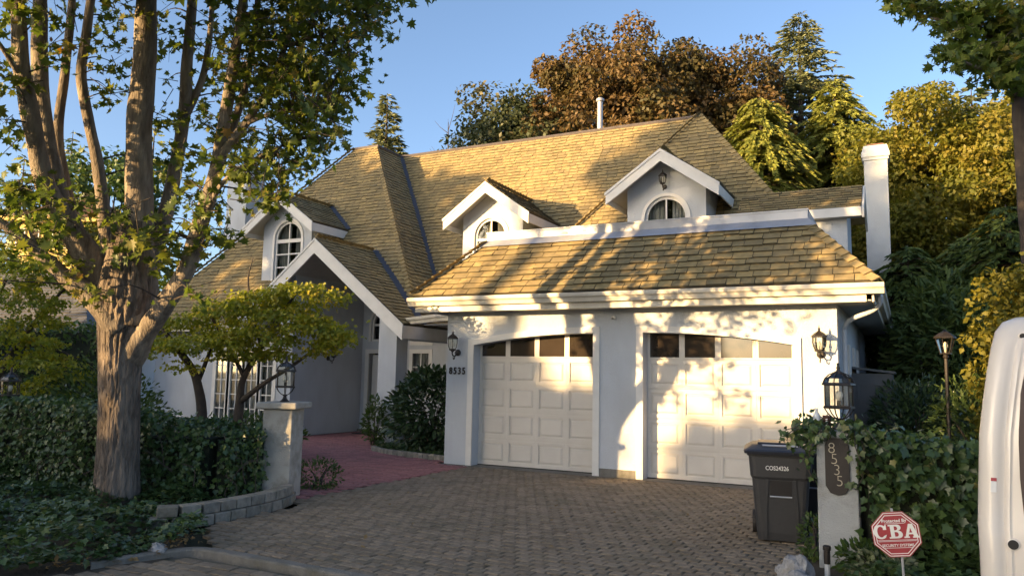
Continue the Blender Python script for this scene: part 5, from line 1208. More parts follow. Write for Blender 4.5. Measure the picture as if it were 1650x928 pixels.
# ------------------------------------------------------------------ lanterns
def pier_lantern(loc, label, group, n=6):
    t = thing('pier_lantern', label, 'lantern', loc, (0, 0, 0.3), group)
    MB().lathe([(0.062, 0), (0.062, 0.014), (0.045, 0.022), (0.026, 0.05), (0.020, 0.075), (0.032, 0.085), (0.022, 0.10)], 0, 0, 12).build('base', MT['black'], t, local=True, smooth=True)
    MB().lathe([(0.128, 0.185), (0.140, 0.190), (0.140, 0.205), (0.120, 0.212)], 0, 0, n).build('lower_rim', MT['black'], t, local=True)
    MB().lathe([(0.124, 0.395), (0.150, 0.402), (0.146, 0.418), (0.132, 0.424)], 0, 0, n).build('upper_rim', MT['black'], t, local=True)
    for k in range(n):
        a = 2*PI*k/n; c, s = math.cos(a), math.sin(a)
        MB().tube([(c*r, s*r, z) for r, z in ((0.020, 0.088), (0.060, 0.105), (0.100, 0.140), (0.130, 0.190))], 0.006, 5).build('bowl_rib', MT['black'], t, local=True)
        MB().tube([(c*0.122, s*0.122, 0.205), (c*0.122, s*0.122, 0.40)], 0.007, 5).build('post', MT['black'], t, local=True)
        MB().tube([(c*r, s*r, z) for r, z in ((0.138, 0.415), (0.120, 0.460), (0.085, 0.495), (0.040, 0.515))], 0.006, 5).build('dome_rib', MT['black'], t, local=True)
    MB().lathe([(0.046, 0.505), (0.042, 0.520), (0.020, 0.532), (0.014, 0.548), (0.020, 0.560), (0.013, 0.572), (0.013, 0.600), (0.005, 0.606)], 0, 0, 10).build('finial', MT['black'], t, local=True, smooth=True)
    g = MB(); prof = [(0.112, 0.208), (0.112, 0.398)]
    for k in range(n):
        a, b = 2*PI*k/n, 2*PI*(k+1)/n
        MB().add([(0.118*math.cos(a), 0.118*math.sin(a), 0.208), (0.118*math.cos(b), 0.118*math.sin(b), 0.208), (0.118*math.cos(b), 0.118*math.sin(b), 0.398), (0.118*math.cos(a), 0.118*math.sin(a), 0.398)], [(0, 1, 2, 3)]).build('pane', MT['lglass'], t, local=True, fix=False)
        MB().add([(r*math.cos(x), r*math.sin(x), z) for r, z in ((0.132, 0.424), (0.112, 0.462), (0.044, 0.510)) for x in (a, b)], [(0, 1, 3, 2), (2, 3, 5, 4)]).build('dome_pane', MT['lglass'], t, local=True, fix=False)
    MB().lathe([(0.020, 0.20), (0.020, 0.25), (0.018, 0.26)], 0, 0, 8).build('socket', MT['black'], t, local=True)
    MB().lathe([(0.016, 0.258), (0.030, 0.285), (0.036, 0.31), (0.030, 0.335), (0.010, 0.348)], 0, 0, 12).build('bulb', MT['frost'], t, local=True, smooth=True)
    return t

def wall_lantern(loc, rotz, label, group, sc=1.0):
    """back plate on the wall (local +Y is into the wall), scroll arm, tapered glass body"""
    t = thing('wall_lantern', label, 'lantern', loc, (0, 0, rotz), group); t.scale = (sc, sc, sc)
    MB().lathe([(0.055, 0), (0.055, 0.015), (0.03, 0.028)], 0, 0, 14).build('back_plate', MT['black'], t, local=True).rotation_euler = (PI/2, 0, 0)
    MB().tube(cr_spline([(0, -0.02, 0.0), (0, -0.09, -0.055), (0, -0.165, -0.05), (0, -0.19, 0.0), (0, -0.17, 0.035)], 5), 0.011, 6).build('arm', MT['black'], t, local=True, smooth=True)
    MB().tube(cr_spline([(0, -0.10, -0.055), (0, -0.11, -0.10), (0, -0.145, -0.11), (0, -0.15, -0.08)], 4), 0.008, 6).build('scroll', MT['black'], t, local=True, smooth=True)
    y = -0.18; n = 6
    MB().lathe([(0.012, 0.0), (0.03, 0.02), (0.062, 0.035), (0.066, 0.05), (0.055, 0.056)], 0, y, n).build('lower_rim', MT['black'], t, local=True)
    MB().lathe([(0.085, 0.218), (0.104, 0.222), (0.100, 0.235), (0.060, 0.275), (0.022, 0.298), (0.012, 0.315), (0.018, 0.325), (0.008, 0.345), (0.003, 0.375)], 0, y, n).build('cap', MT['black'], t, local=True)
    pr = ((0.056, 0.052), (0.078, 0.10), (0.086, 0.15), (0.085, 0.22))
    for k in range(n):
        a, b = 2*PI*k/n, 2*PI*(k+1)/n
        MB().tube([(r*math.cos(a), y+r*math.sin(a), z) for r, z in pr], 0.005, 5).build('rib', MT['black'], t, local=True)
        v = [(r*0.97*math.cos(x), y+r*0.97*math.sin(x), z) for r, z in pr for x in (a, b)]
        MB().add(v, [(2*i, 2*i+1, 2*i+3, 2*i+2) for i in range(3)]).build('pane', MT['lglass'], t, local=True, fix=False)
    MB().lathe([(0.012, 0.056), (0.012, 0.10), (0.018, 0.12), (0.012, 0.155), (0.003, 0.175)], 0, y, 8).build('bulb', MT['frost'], t, local=True, smooth=True)
    return t
WL = 'black lanterns on the house walls'
wall_lantern((-0.34, -0.004, 2.02), 0, 'black wall lantern above the numerals on the garage wall', WL, 1.1)
wall_lantern((5.90, -0.004, 2.02), 0, 'black wall lantern beside the second garage door near the downpipe', WL, 1.1)
wall_lantern((-6.696, 3.85, 1.98), PI/2, 'black wall lantern on the porch side wall', WL, 1.1)
wall_lantern((2.20, 4.796, 6.00), 0, 'black wall lantern over the arched window of the dormer gable', WL, 1.0)

# ------------------------------------------------------------------ piers
def pier(loc, w, d, h, cap_w, cap_h, label, material, name='gate_pier', rotz=0.0):
    t = thing(name, label, 'pier', loc, (0, 0, rotz))
    MB().box(-w/2, w/2, -d/2, d/2, -0.05, h).build('shaft', material, t, local=True, bevel=0.012)
    MB().box(-cap_w/2, cap_w/2, -cap_w/2, cap_w/2, h+0.001, h+cap_h).build('cap', material, t, local=True, bevel=0.018)
    return t
pier((-0.39, -4.36, 0), 0.40, 0.40, 1.13, 0.56, 0.085, 'cream stucco pier with a slab cap at the end of the ivy hedge', MT['pier'], rotz=0.35)
pier_lantern((-0.39, -4.36, 1.216), 'black pier lantern on the cream pier by the red path', 'black pier lanterns')
pier((6.42, -4.46, 0), 0.34, 0.34, 1.12, 0.42, 0.07, 'grey stucco pier carrying the vertical number plaque', MT['pier2'], rotz=0.08)
pier_lantern((6.45, -4.44, 1.191), 'black pier lantern with a bare bulb on the number pier', 'black pier lanterns')
lp = at(2, 654, 11.05)
pier((lp[0], lp[1]+0.1, 0), 0.28, 0.28, lp[2]-0.12, 0.34, 0.05, 'ivy-hidden pier in the hedge under the Japanese maple', MT['pier'])
pier_lantern((lp[0], lp[1]+0.1, lp[2]-0.048), 'black pier lantern in front of the green Japanese maple', 'black pier lanterns')

# plaque with numerals running down
pq = thing('number_plaque', 'dark brown plaque with pale numerals on the grey pier', 'plaque', (6.435, -4.640, 0.62), (0, 0, 0.08)); pq.scale = (0.88, 1, 0.90)
MB().plate([(-0.115, 0.09), (-0.07, 0.02), (0.0, 0.0), (0.07, 0.02), (0.115, 0.09), (0.115, 0.48), (0.085, 0.56), (-0.085, 0.56), (-0.115, 0.48)], [], -0.012, 0.006).build('board', MT['plaque'], pq, local=True, bevel=0.004)
for i, d in enumerate('8535'):
    text_obj('numeral', d, 0.150, (-0.088+0.023*i, -0.017, 0.41-0.106*i), (PI/2, 0, 0), MT['brass'], pq, 0.003, -0.003, 1.0)

# ivy creeping over the number pier
vp_ = thing('ivy_vine', 'ivy vines trailing over the top of the grey number pier', 'vine', (6.42, -4.44, 1.19))
vb = []
PV = []; NV = []
for k in range(22):
    a = random.uniform(-2.2, 3.9)
    p = np.array([6.42+0.2*math.cos(a), -4.46+0.2*math.sin(a), 1.20]); dr = np.array([math.cos(a)*0.028, math.sin(a)*0.026-0.012, 0.016]); pts = [p]
    for s in range(8):
        p = p+dr; dr = dr*0.93+rng.normal(size=3)*0.010+np.array([0, 0, -0.008]); pts.append(p)
    m = MB(); m.tube(cr_spline(pts, 3), 0.004, 5); m.build('vine', MT['twig'], vp_)
    for q in pts: 
        for r_ in range(3): PV.append(q+rng.normal(size=3)*0.028); NV.append(unit(rng.normal(size=3)*0.5+np.array([0, -0.7, 0.6])))
for pts in ([(6.27, -4.60, 1.18), (6.20, -4.64, 1.13), (6.11, -4.62, 1.09), (6.03, -4.58, 1.06)], [(6.25, -4.66, 1.16), (6.22, -4.70, 1.0), (6.20, -4.70, 0.85), (6.24, -4.68, 0.72)], [(6.58, -4.66, 1.2), (6.66, -4.66, 1.05), (6.60, -4.67, 0.92), (6.64, -4.68, 0.8), (6.58, -4.66, 0.7)], [(6.3, -4.68, 1.17), (6.45, -4.68, 1.2), (6.6, -4.66, 1.15), (6.72, -4.62, 1.18)]):
    c = cr_spline(pts, 5); MB().tube(c, 0.005, 5).build('vine', MT['twig'], vp_)
    for q in c:
        for r_ in range(2):
            if random.random() < 0.75: PV.append(np.array(q)+rng.normal(size=3)*0.025); NV.append(unit(rng.normal(size=3)*0.4+np.array([0, -0.8, 0.5])))
PV = np.array(PV); NV = np.array(NV)
keep = ~((PV[:, 0] > 6.30) & (PV[:, 0] < 6.56) & (PV[:, 1] < -4.60) & (PV[:, 2] < 1.14)); PV = PV[keep]; NV = NV[keep]
ivy_over(PV, NV, 0.062*(0.6+0.7*rng.random(len(PV))), 'ivy_leaves', vp_, MT['l_ivy'])
# bottle and cup left on the pier
bt = thing('bottle', 'clear plastic bottle standing on the grey number pier', 'bottle', (6.265, -4.575, 1.191))
MB().lathe([(0.030, 0), (0.033, 0.01), (0.033, 0.11), (0.026, 0.135), (0.013, 0.155), (0.012, 0.170)], 0, 0, 14).build('body', MT['plastic_clear'], bt, local=True, smooth=True)
MB().lathe([(0.014, 0.1705), (0.014, 0.188)], 0, 0, 12).build('cap', MT['white'], bt, local=True)
cp = thing('paper_cup', 'brown paper cup beside the bottle on the number pier', 'cup', (6.355, -4.60, 1.191))
MB().lathe([(0.026, 0), (0.036, 0.115), (0.038, 0.118), (0.038, 0.126), (0.034, 0.126), (0.026, 0.02)], 0, 0, 16).build('cup', MT['cup'], cp, local=True, smooth=True)
for i in range(4): MB().box(-0.008, 0.008, -0.0365+0.0016*(3-i)-0.002, -0.030, 0.035+0.018*i, 0.043+0.018*i).build('printed_mark', MT['white'], cp, local=True)

# ------------------------------------------------------------------ wheeled bins
def wheelie_bin(loc, rotz, label, text=None):
    t = thing('wheelie_bin', label, 'bin', loc, (0, 0, rotz), 'wheeled bins beside the number pier'); t.scale = (1, 1, 0.95)
    H = 0.93; n = 10
    # body: tapered with a step and rounded front corners
    b = MB()
    def ring(z, w, d, yc, r):
        pts = []
        for cx, cy, a0 in ((w/2-r, -d/2+r, -PI/2), (w/2-r, d/2-r, 0), (-w/2+r, d/2-r, PI/2), (-w/2+r, -d/2+r, PI)):
            for k in range(4): a = a0+PI/2*k/3; pts.append((cx+r*math.cos(a), yc+cy+r*math.sin(a), z))
        return pts
    rings = [ring(0.02, 0.46, 0.50, 0.02, 0.05), ring(0.10, 0.475, 0.52, 0.015, 0.055), ring(0.66, 0.555, 0.60, 0.0, 0.06), ring(0.69, 0.585, 0.63, 0.0, 0.06), ring(0.90, 0.615, 0.66, 0, 0.06), ring(0.905, 0.645, 0.69, 0, 0.06), ring(H, 0.65, 0.70, 0, 0.06)]
    for rg in rings: b.v += rg
    m = 16
    for i in range(len(rings)-1):
        for j in range(m): b.f.append((i*m+j, i*m+(j+1) % m, (i+1)*m+(j+1) % m, (i+1)*m+j))
    b.f.append(tuple(range(m-1, -1, -1))); b.f.append(tuple((len(rings)-1)*m+j for j in range(m)))
    b.build('body', MT['bin'], t, local=True)
    # recessed grab on the front, bar, raised lower panel
    yf = lambda z: -(0.26+(0.30-0.26)*(z-0.1)/0.56)+0.012*(1-(z-0.1)/0.56)
    MB().prism([(-0.105, yf(0.66)-0.004, 0.655), (0.105, yf(0.66)-0.004, 0.655), (0.105, yf(0.50)-0.004, 0.49), (-0.105, yf(0.50)-0.004, 0.49)], (0, 0.012, 0)).build('grab_recess', MT['rubber'], t, local=True)
    MB().tube([(-0.105, yf(0.49)-0.012, 0.485), (0.105, yf(0.49)-0.012, 0.485)], 0.009, 8).build('grab_bar', MT['flash'], t, local=True)
    for sx in (-1, 1):
        MB().prism([(sx*0.115, yf(0.66)-0.003, 0.66), (sx*0.145, yf(0.66)-0.003, 0.66), (sx*0.165, yf(0.33)-0.003, 0.33), (sx*0.165, yf(0.05)-0.002, 0.05), (sx*0.135, yf(0.05)-0.002, 0.05), (sx*0.135, yf(0.33)-0.003, 0.33)], (0, -0.012, 0)).build('moulded_rib', MT['bin'], t, local=True)
    # lid: domed with a raised panel, slightly overhanging
    l = MB()
    lr = [ring(H+0.001, 0.70, 0.76, -0.005, 0.06), ring(H+0.03, 0.71, 0.77, -0.005, 0.06), ring(H+0.045, 0.68, 0.73, -0.0, 0.07), ring(H+0.085, 0.56, 0.56, 0.03, 0.09), ring(H+0.095, 0.48, 0.46, 0.04, 0.09)]
    for rg in lr: l.v += rg
    for i in range(len(lr)-1):
        for j in range(m): l.f.append((i*m+j, i*m+(j+1) % m, (i+1)*m+(j+1) % m, (i+1)*m+j))
    l.f.append(tuple(range(m-1, -1, -1))); l.f.append(tuple((len(lr)-1)*m+j for j in range(m)))
    lid = l.build('lid', MT['lid'], t, local=True)
    MB().box(-0.22, 0.22, -0.20, 0.20, H+0.088, H+0.112).build('lid_panel', MT['lid'], lid, local=True, bevel=0.012)
    MB().prism([(-0.17, -0.285, H+0.077), (0.17, -0.285, H+0.077), (0.17, -0.245, H+0.088), (-0.17, -0.245, H+0.088)], (0, -0.002, 0.006)).build('lid_label', MT['flash'], lid, local=True)
    MB().tube([(-0.24, 0.40, H-0.03), (0.24, 0.40, H-0.03)], 0.016, 8).build('handle', MT['bin'], t, local=True)
    for sx in (-1, 1):
        MB().tube([(sx*0.22, 0.36, H-0.03), (sx*0.22, 0.40, H-0.03)], 0.016, 6).build('handle_arm', MT['bin'], t, local=True)
        w = MB(); w.lathe([(0.03, -0.03), (0.125, -0.028), (0.13, 0.0), (0.125, 0.028), (0.03, 0.03)], 0, 0, 20); wo = w.build('wheel', MT['rubber'], t, local=True); wo.rotation_euler = (0, PI/2, 0); wo.location = (sx*0.255, 0.26, 0.13)
    if text:
        text_obj('serial_number', text, 0.062, (-0.145, -0.338, 0.765), (PI/2+0.02, 0, 0), MT['white'], t, 0.001, 0.001, 0.80)
    return t
wheelie_bin((5.80, -3.62, 0), 0.16, 'dark grey wheelie bin with white serial number on its front', 'COS24326')
wheelie_bin((6.02, -2.72, 0), 0.10, 'second dark grey wheelie bin half hidden behind the numbered one')

# ------------------------------------------------------------------ security sign
sc_ = at(1444, 860, 4.45)
sg = thing('security_sign', 'red octagonal yard sign with white letters on a thin stake', 'sign', (sc_[0]+0.045, sc_[1], 0), (0, 0, 0.06))
R8 = 0.137
tilt = Matrix.Rotation(math.radians(-8), 4, 'Y')
face = bpy.data.objects.new('sign_face', None)
oc = lambda r: [(r*math.cos(PI/8+PI/4*k), r*math.sin(PI/8+PI/4*k)) for k in range(8)]
def on_sign(o, extra=Vector((0, 0, 0))):
    o.matrix_local = Matrix.Translation((-0.045, 0, sc_[2])) @ tilt @ o.matrix_local; return o
brd = on_sign(MB().plate(oc(R8), [], -0.003, 0.003).build('sign_board', MT['sign'], sg, local=True))
def on_board(o): return o
for r in (0.96, 0.86):
    MB().plate(oc(R8*r), [oc(R8*r-0.0045)], -0.0045, -0.0035).build('border_line', MT['white'], brd, local=True)
text_obj('lettering', 'Protected By', 0.026, (-0.001, -0.0045, 0.068), (PI/2, 0, 0), MT['white'], brd, 0.0004, 0.0006, 0.95, 'CENTER')
text_obj('lettering', 'SECURITY SYSTEMS', 0.0205, (0.0, -0.0045, -0.068), (PI/2, 0, 0), MT['white'], brd, 0.0004, 0.0004, 0.95, 'CENTER')
# slab-serif letters C B A, drawn as outlines
def glyph(outer, holes, x, z, s):
    f = lambda L: [(x+p*s, z+q_*s) for p, q_ in L]
    MB().plate(f(outer), [f(h) for h in holes], -0.0050, -0.0036).build('letter', MT['white'], brd, local=True)
def arcp(cx, cy, rx, ry, a0, a1, n=14): return [(cx+rx*math.cos(math.radians(a0+(a1-a0)*i/n)), cy+ry*math.sin(math.radians(a0+(a1-a0)*i/n))) for i in range(n+1)]
gz, gs = -0.022, 0.080
glyph(arcp(0.48, 0.48, 0.48, 0.50, 52, 308, 20) + [(0.86, 0.28)] + arcp(0.50, 0.48, 0.24, 0.38, 312, 48, 16) + [(0.66, 0.62), (0.88, 0.62), (0.88, 0.98), (0.82, 0.98)], [], -0.118, gz, gs)
glyph([(0, 0), (0.62, 0)] + arcp(0.60, 0.265, 0.30, 0.265, -85, 80, 8) + arcp(0.58, 0.745, 0.25, 0.215, -75, 85, 8) + [(0.55, 0.96), (0, 0.96), (0, 0.86), (0.12, 0.86), (0.12, 0.10), (0, 0.10)],
      [[(0.38, 0.12), (0.50, 0.12)] + arcp(0.50, 0.28, 0.13, 0.16, -60, 60, 5) + [(0.50, 0.44), (0.38, 0.44)], [(0.38, 0.56), (0.48, 0.56)] + arcp(0.48, 0.70, 0.11, 0.14, -60, 60, 5) + [(0.48, 0.84), (0.38, 0.84)]], -0.037, gz, gs)
glyph([(0, 0), (0.36, 0), (0.36, 0.10), (0.28, 0.10), (0.33, 0.25), (0.60, 0.25), (0.64, 0.10), (0.56, 0.10), (0.56, 0), (1.02, 0), (1.02, 0.10), (0.93, 0.10), (0.64, 0.97), (0.38, 0.97), (0.09, 0.10), (0, 0.10)], [[(0.37, 0.36), (0.57, 0.36), (0.47, 0.70)]], 0.040, gz, gs)
for z, x0, x1 in ((0.061, -0.052, 0.052), (-0.032, -0.105, 0.105), (-0.038, -0.100, 0.100), (-0.075, -0.075, 0.075)): MB().box(x0, x1, -0.0045, -0.0035, z-0.0012, z+0.0012).build('rule_line', MT['white'], brd, local=True)
MB().tube([(0.012, 0.008, -0.05), (-0.02, 0.008, sc_[2]-R8*0.6), (-0.066, 0.008, sc_[2]+R8+0.006)], 0.007, 8).build('stake', MT['flash'], sg, local=True)

# ------------------------------------------------------------------ low wall of blocks, edging, stones
bw = thing('block_wall', 'low curved retaining wall of two courses of rough blocks', 'wall', (0.2, -5.4, 0))
def course(path, z0, h, w, d, parent, name='block', shift=0.0, jig=0.012):
    c = cr_spline(path, 20); L = [0]
    for a, b in zip(c[:-1], c[1:]): L.append(L[-1]+np.linalg.norm(b-a))
    s = shift; off = origin_of(parent)
    while s < L[-1]-w*0.4:
        k = max(i for i in range(len(L)) if L[i] <= s+w/2 or i == 0); k = min(k, len(c)-2)
        p = c[k]+(c[k+1]-c[k])*((s+w/2-L[k])/(L[k+1]-L[k])); dd = c[k+1]-c[k]; a = math.atan2(dd[1], dd[0])
        m = MB(); hw, hd = w/2-0.004, d/2
        j = lambda: random.uniform(-jig, jig)*0.5
        v = [(-hw+j(), -hd+j(), 0), (hw+j(), -hd+j(), 0), (hw, hd, 0), (-hw, hd, 0), (-hw+j(), -hd+j(), h-0.004), (hw+j(), -hd+j(), h-0.004), (hw, hd, h-0.004), (-hw, hd, h-0.004)]
        m.add(v, [(0, 3, 2, 1), (4, 5, 6, 7), (0, 1, 5, 4), (1, 2, 6, 5), (2, 3, 7, 6), (3, 0, 4, 7)])
        o = m.build(name, MT['block'], parent, local=True, bevel=0.010); o.location = (p[0]-off.x, p[1]-off.y, z0); o.rotation_euler = (0, 0, a)
        s += w
    return
wp = [(-0.05, -6.62), (0.16, -6.39), (0.25, -6.03), (0.24, -5.32), (0.10, -4.80), (-0.10, -4.50)]
course(wp, -0.03, 0.118, 0.215, 0.16, bw)
course([(x-0.035, y) for x, y in wp], 0.089, 0.112, 0.215, 0.17, bw, shift=0.10)
eg = thing('bed_edging', 'row of small concrete blocks edging the rhododendron bed', 'edging', (-2.0, 0.6, 0))
course([(-3.10, 1.20), (-2.5, 0.82), (-1.7, 0.60), (-0.84, 0.44)], -0.03, 0.125, 0.145, 0.09, eg)
def rock(loc, r, label, seed, group='stones beside the paving'):
    bm = bmesh.new(); bmesh.ops.create_icosphere(bm, subdivisions=3, radius=1)
    for v in bm.verts:
        n_ = noise.noise(v.co*1.3+Vector((seed, 0, 0)))*0.35+noise.noise(v.co*3.1+Vector((0, seed, 0)))*0.12
        v.co = Vector((v.co.x*r[0], v.co.y*r[1], v.co.z*r[2]))*(1+n_)
    me = bpy.data.meshes.new('rock'); bm.to_mesh(me); bm.free(); o = link('rock', me, MT['rock']); o.location = loc
    return tagp(o, label, 'rock', group)
rock((1.06, -7.38, 0.03), (0.10, 0.07, 0.075), 'pale angular stone lying on the ivy by the kerb', 2.0)
rock((6.14, -5.25, 0.05), (0.13, 0.12, 0.14), 'grey rounded rock at the corner of the planting bed', 5.0)
rock((6.20, -5.50, 0.03), (0.14, 0.10, 0.09), 'flat grey rock before the rounded one', 9.0)
rock((6.02, -5.12, 0.02), (0.07, 0.07, 0.05), 'small brown-grey stone touching the rounded rock', 12.0)
pl = thing('path_light', 'short black path light at the foot of the number pier', 'lamp', (6.36, -4.98, 0))
MB().lathe([(0.022, -0.02), (0.022, 0.09)], 0, 0, 10).build('stem', MT['white'], pl, local=True)
MB().lathe([(0.026, 0.091), (0.026, 0.20), (0.034, 0.205), (0.034, 0.235), (0.02, 0.245)], 0, 0, 12).build('head', MT['black'], pl, local=True, smooth=False)

# ------------------------------------------------------------------ garden lamps and pergola
def post_lamp(loc, h, label, sc=1.0):
    t = thing('garden_lamp', label, 'lamp post', loc, (0, 0, 0.2), 'garden lamps by the cedars')
    MB().lathe([(0.07, -0.03), (0.07, 0.05), (0.04, 0.08), (0.028, 0.12), (0.026, h-0.46*sc), (0.045, h-0.44*sc), (0.03, h-0.40*sc)], 0, 0, 12).build('post', MT['black'], t, local=True)
    z = h-0.40*sc; n = 6; r0, r1 = 0.075*sc, 0.135*sc; z1 = z+0.25*sc
    MB().lathe([(0.03*sc, z), (r0+0.012, z+0.01), (r0+0.012, z+0.025), (r0-0.01, z+0.03)], 0, 0, n).build('lower_rim', MT['black'], t, local=True)
    MB().lathe([(r1, z1), (r1+0.03*sc, z1+0.005), (r1+0.02*sc, z1+0.03*sc), (0.085*sc, z1+0.085*sc), (0.04*sc, z1+0.11*sc), (0.02*sc, z1+0.13*sc), (0.005, z1+0.15*sc)], 0, 0, n).build('cap', MT['black'], t, local=True)
    for k in range(n):
        a, b = 2*PI*k/n, 2*PI*(k+1)/n
        MB().tube([(r0*math.cos(a), r0*math.sin(a), z+0.025), (r1*math.cos(a), r1*math.sin(a), z1)], 0.007, 5).build('rib', MT['black'], t, local=True)
        MB().add([(r*0.96*math.cos(x), r*0.96*math.sin(x), zz) for r, zz in ((r0, z+0.025), (r1, z1)) for x in (a, b)], [(0, 1, 3, 2)]).build('pane', MT['lglass'], t, local=True, fix=False)
    MB().lathe([(0.012, z+0.03), (0.018, z+0.08), (0.040*sc, z+0.13*sc), (0.038*sc, z+0.16*sc), (0.01, z+0.20*sc)], 0, 0, 10).build('bulb', MT['frost'], t, local=True, smooth=True)
    return t
gl = at(1522, 530, 12); post_lamp((gl[0], gl[1], 0), gl[2], 'black garden lamp post standing above the ivy wall')
gl = at(1484, 578, 16); post_lamp((gl[0], gl[1], 0), gl[2], 'smaller garden lamp under the wooden pergola', 0.8)
pg = thing('pergola', 'weathered timber pergola behind the garage side', 'pergola', (7.15, 6.6, 0))
a = at(1436, 581, 16.5); b = at(1502, 581, 16.5)
MB().prism([(a[0]-0.1, a[1], 2.02), (b[0], b[1], 2.02), (b[0], b[1], 2.16), (a[0]-0.1, a[1], 2.16)], (0, 0.08, 0)).build('beam', MT['wood'], pg)
MB().prism([(a[0]-0.1, a[1]+1.6, 2.02), (b[0], b[1]+1.6, 2.02), (b[0], b[1]+1.6, 2.16), (a[0]-0.1, a[1]+1.6, 2.16)], (0, 0.08, 0)).build('beam', MT['wood'], pg)
for k in range(4):
    f = (k+0.5)/4; MB().box(a[0]+(b[0]-a[0])*f-0.03, a[0]+(b[0]-a[0])*f+0.03, min(a[1], b[1])-0.05, max(a[1], b[1])+1.8, 2.165, 2.25).build('rafter', MT['wood'], pg)
for q_ in (a, b):
    for dy in (0.04, 1.64): MB().box(q_[0]-0.05, q_[0]+0.05, q_[1]+dy-0.03, q_[1]+dy+0.03, 0, 2.02).build('post', MT['twig'], pg)

# ------------------------------------------------------------------ the van
vn = thing('van', 'white van with rear pillar and dark side window beside the sign', 'van', (9.4, -7.1, 0))
zs = [0.30, 0.42, 0.60, 0.73, 0.86, 0.98, 1.08, 1.20, 1.39, 1.55, 1.70, 1.80, 1.88, 1.93, 1.955]
def vx(z): return float(np.interp(z, [0.3, 0.73, 1.0, 1.39, 1.6, 1.75, 1.85, 1.92, 1.955], [7.275, 7.285, 7.285, 7.310, 7.340, 7.368, 7.392, 7.42, 7.50]))
def vy(z): return float(np.interp(z, [0.3, 0.9, 1.02, 1.5, 1.8, 1.9, 1.955], [-8.00, -8.02, -7.99, -7.955, -7.90, -7.84, -7.74]))
XF = 11.6
sec = []
for z in zs:
    x0, y0_ = vx(z), vy(z); row = [(x0+0.30, -6.2, z), (x0+0.16, -7.0, z), (x0+0.012, y0_+0.12, z)]
    for k in range(0, 7): a = PI+PI/2*k/6; row.append((x0+0.055+0.055*math.cos(a), y0_+0.055+0.055*math.sin(a), z))
    fl_ = 1.0 if z < 1.86 else 0.2
    for dx, dy in ((0.080, 0.004), (0.088, 0.010*fl_), (0.100, 0.011*fl_), (0.108, 0.002), (0.120, 0.0), (0.128, 0.008*fl_), (0.136, 0.008*fl_), (0.145, 0.0)): row.append((x0+dx, y0_+dy, z))
    row += [(x0+0.6, y0_, z), (9.5, y0_, z), (XF-0.3, y0_, z), (XF, y0_+0.3, z), (XF, -6.2, z)]
    sec.append(row)
m = len(sec[0]); b = MB()
for r in sec: b.v += r
for i in range(len(sec)-1):
    for j in range(m): b.f.append((i*m+j, i*m+(j+1) % m, (i+1)*m+(j+1) % m, (i+1)*m+j))
b.f.append(tuple(range(m-1, -1, -1))); b.f.append(tuple((len(sec)-1)*m+j for j in range(m)))
bo = b.build('body', MT['van'], vn, smooth=True)
md = bo.modifiers.new('edge', 'EDGE_SPLIT'); md.split_angle = math.radians(50)
def vside(poly, out, name, material, th=0.006):
    pts = [(vx(z)+dx, vy(z)-out, z) for dx, z in poly]
    MB().prism(pts, (0, -th, 0)).build(name, material, vn)
def vpanel(edge, x_end, zlo, zhi, out, name, material, th):
    zz = np.linspace(zlo, zhi, 14); m_ = MB()
    for i in range(13):
        z0_, z1_ = float(zz[i]), float(zz[i+1]); e0_, e1_ = (float(np.interp(q_, [p_[1] for p_ in edge], [p_[0] for p_ in edge])) for q_ in (z0_, z1_))
        a_ = [(vx(z0_)+e0_, vy(z0_)-out, z0_), (x_end, vy(z0_)-out, z0_), (x_end, vy(z1_)-out, z1_), (vx(z1_)+e1_, vy(z1_)-out, z1_)]
        m_.add(a_+[(x, y-th, z) for x, y, z in a_], [(4, 5, 6, 7), (0, 4, 7, 3), (1, 2, 6, 5)]+([(0, 1, 5, 4)] if i == 0 else [])+([(3, 7, 6, 2)] if i == 12 else []))
    m_.build(name, material, vn)
vpanel([(0.175, 1.04), (0.158, 1.20), (0.150, 1.40), (0.142, 1.60), (0.152, 1.75)], 10.2, 1.04, 1.75, -0.002, 'window_seal', MT['brownseal'], 0.010)
vpanel([(0.200, 1.06), (0.184, 1.20), (0.176, 1.40), (0.168, 1.60), (0.180, 1.72)], 10.15, 1.065, 1.725, 0.0085, 'side_window', MT['dpane'], 0.004)
vside([(0.045, 1.135), (0.068, 1.135), (0.068, 1.20), (0.045, 1.20)], 0.000, 'sticker', MT['white'], 0.002)
vside([(0.045, 1.185), (0.068, 1.185), (0.068, 1.20), (0.045, 1.20)], 0.0025, 'sticker_band', MT['sign'], 0.001)
for dx, z, r in ((0.128, 0.915, 0.021), (0.115, 1.855, 0.013)):
    o = MB().lathe([(r, 0), (r, 0.006)], 0, 0, 18).build('latch_hole', MT['rubber'], vn, local=True); o.rotation_euler = (PI/2, 0, 0); o.location = Vector((vx(z)+dx, vy(z)+0.002, z))-vn.location
    o = MB().lathe([(r+0.006, 0), (r+0.006, 0.004), (r, 0.006)], 0, 0, 18).build('latch_rim', MT['van'], vn, local=True); o.rotation_euler = (PI/2, 0, 0); o.location = Vector((vx(z)+dx, vy(z)+0.0035, z))-vn.location
for x in (8.35, 10.7):
    for y in (-7.92, -6.35):
        w = MB().lathe([(0.10, -0.09), (0.29, -0.09), (0.315, -0.06), (0.315, 0.06), (0.29, 0.09), (0.10, 0.09)], 0, 0, 28).build('wheel', MT['rubber'], vn, local=True); w.rotation_euler = (PI/2, 0, 0); w.location = Vector((x, y, 0.30))-vn.location
        h = MB().lathe([(0.02, -0.094), (0.19, -0.092), (0.2, 0.0), (0.19, 0.092), (0.02, 0.094)], 0, 0, 20).build('hub', MT['flash'], w, local=True)

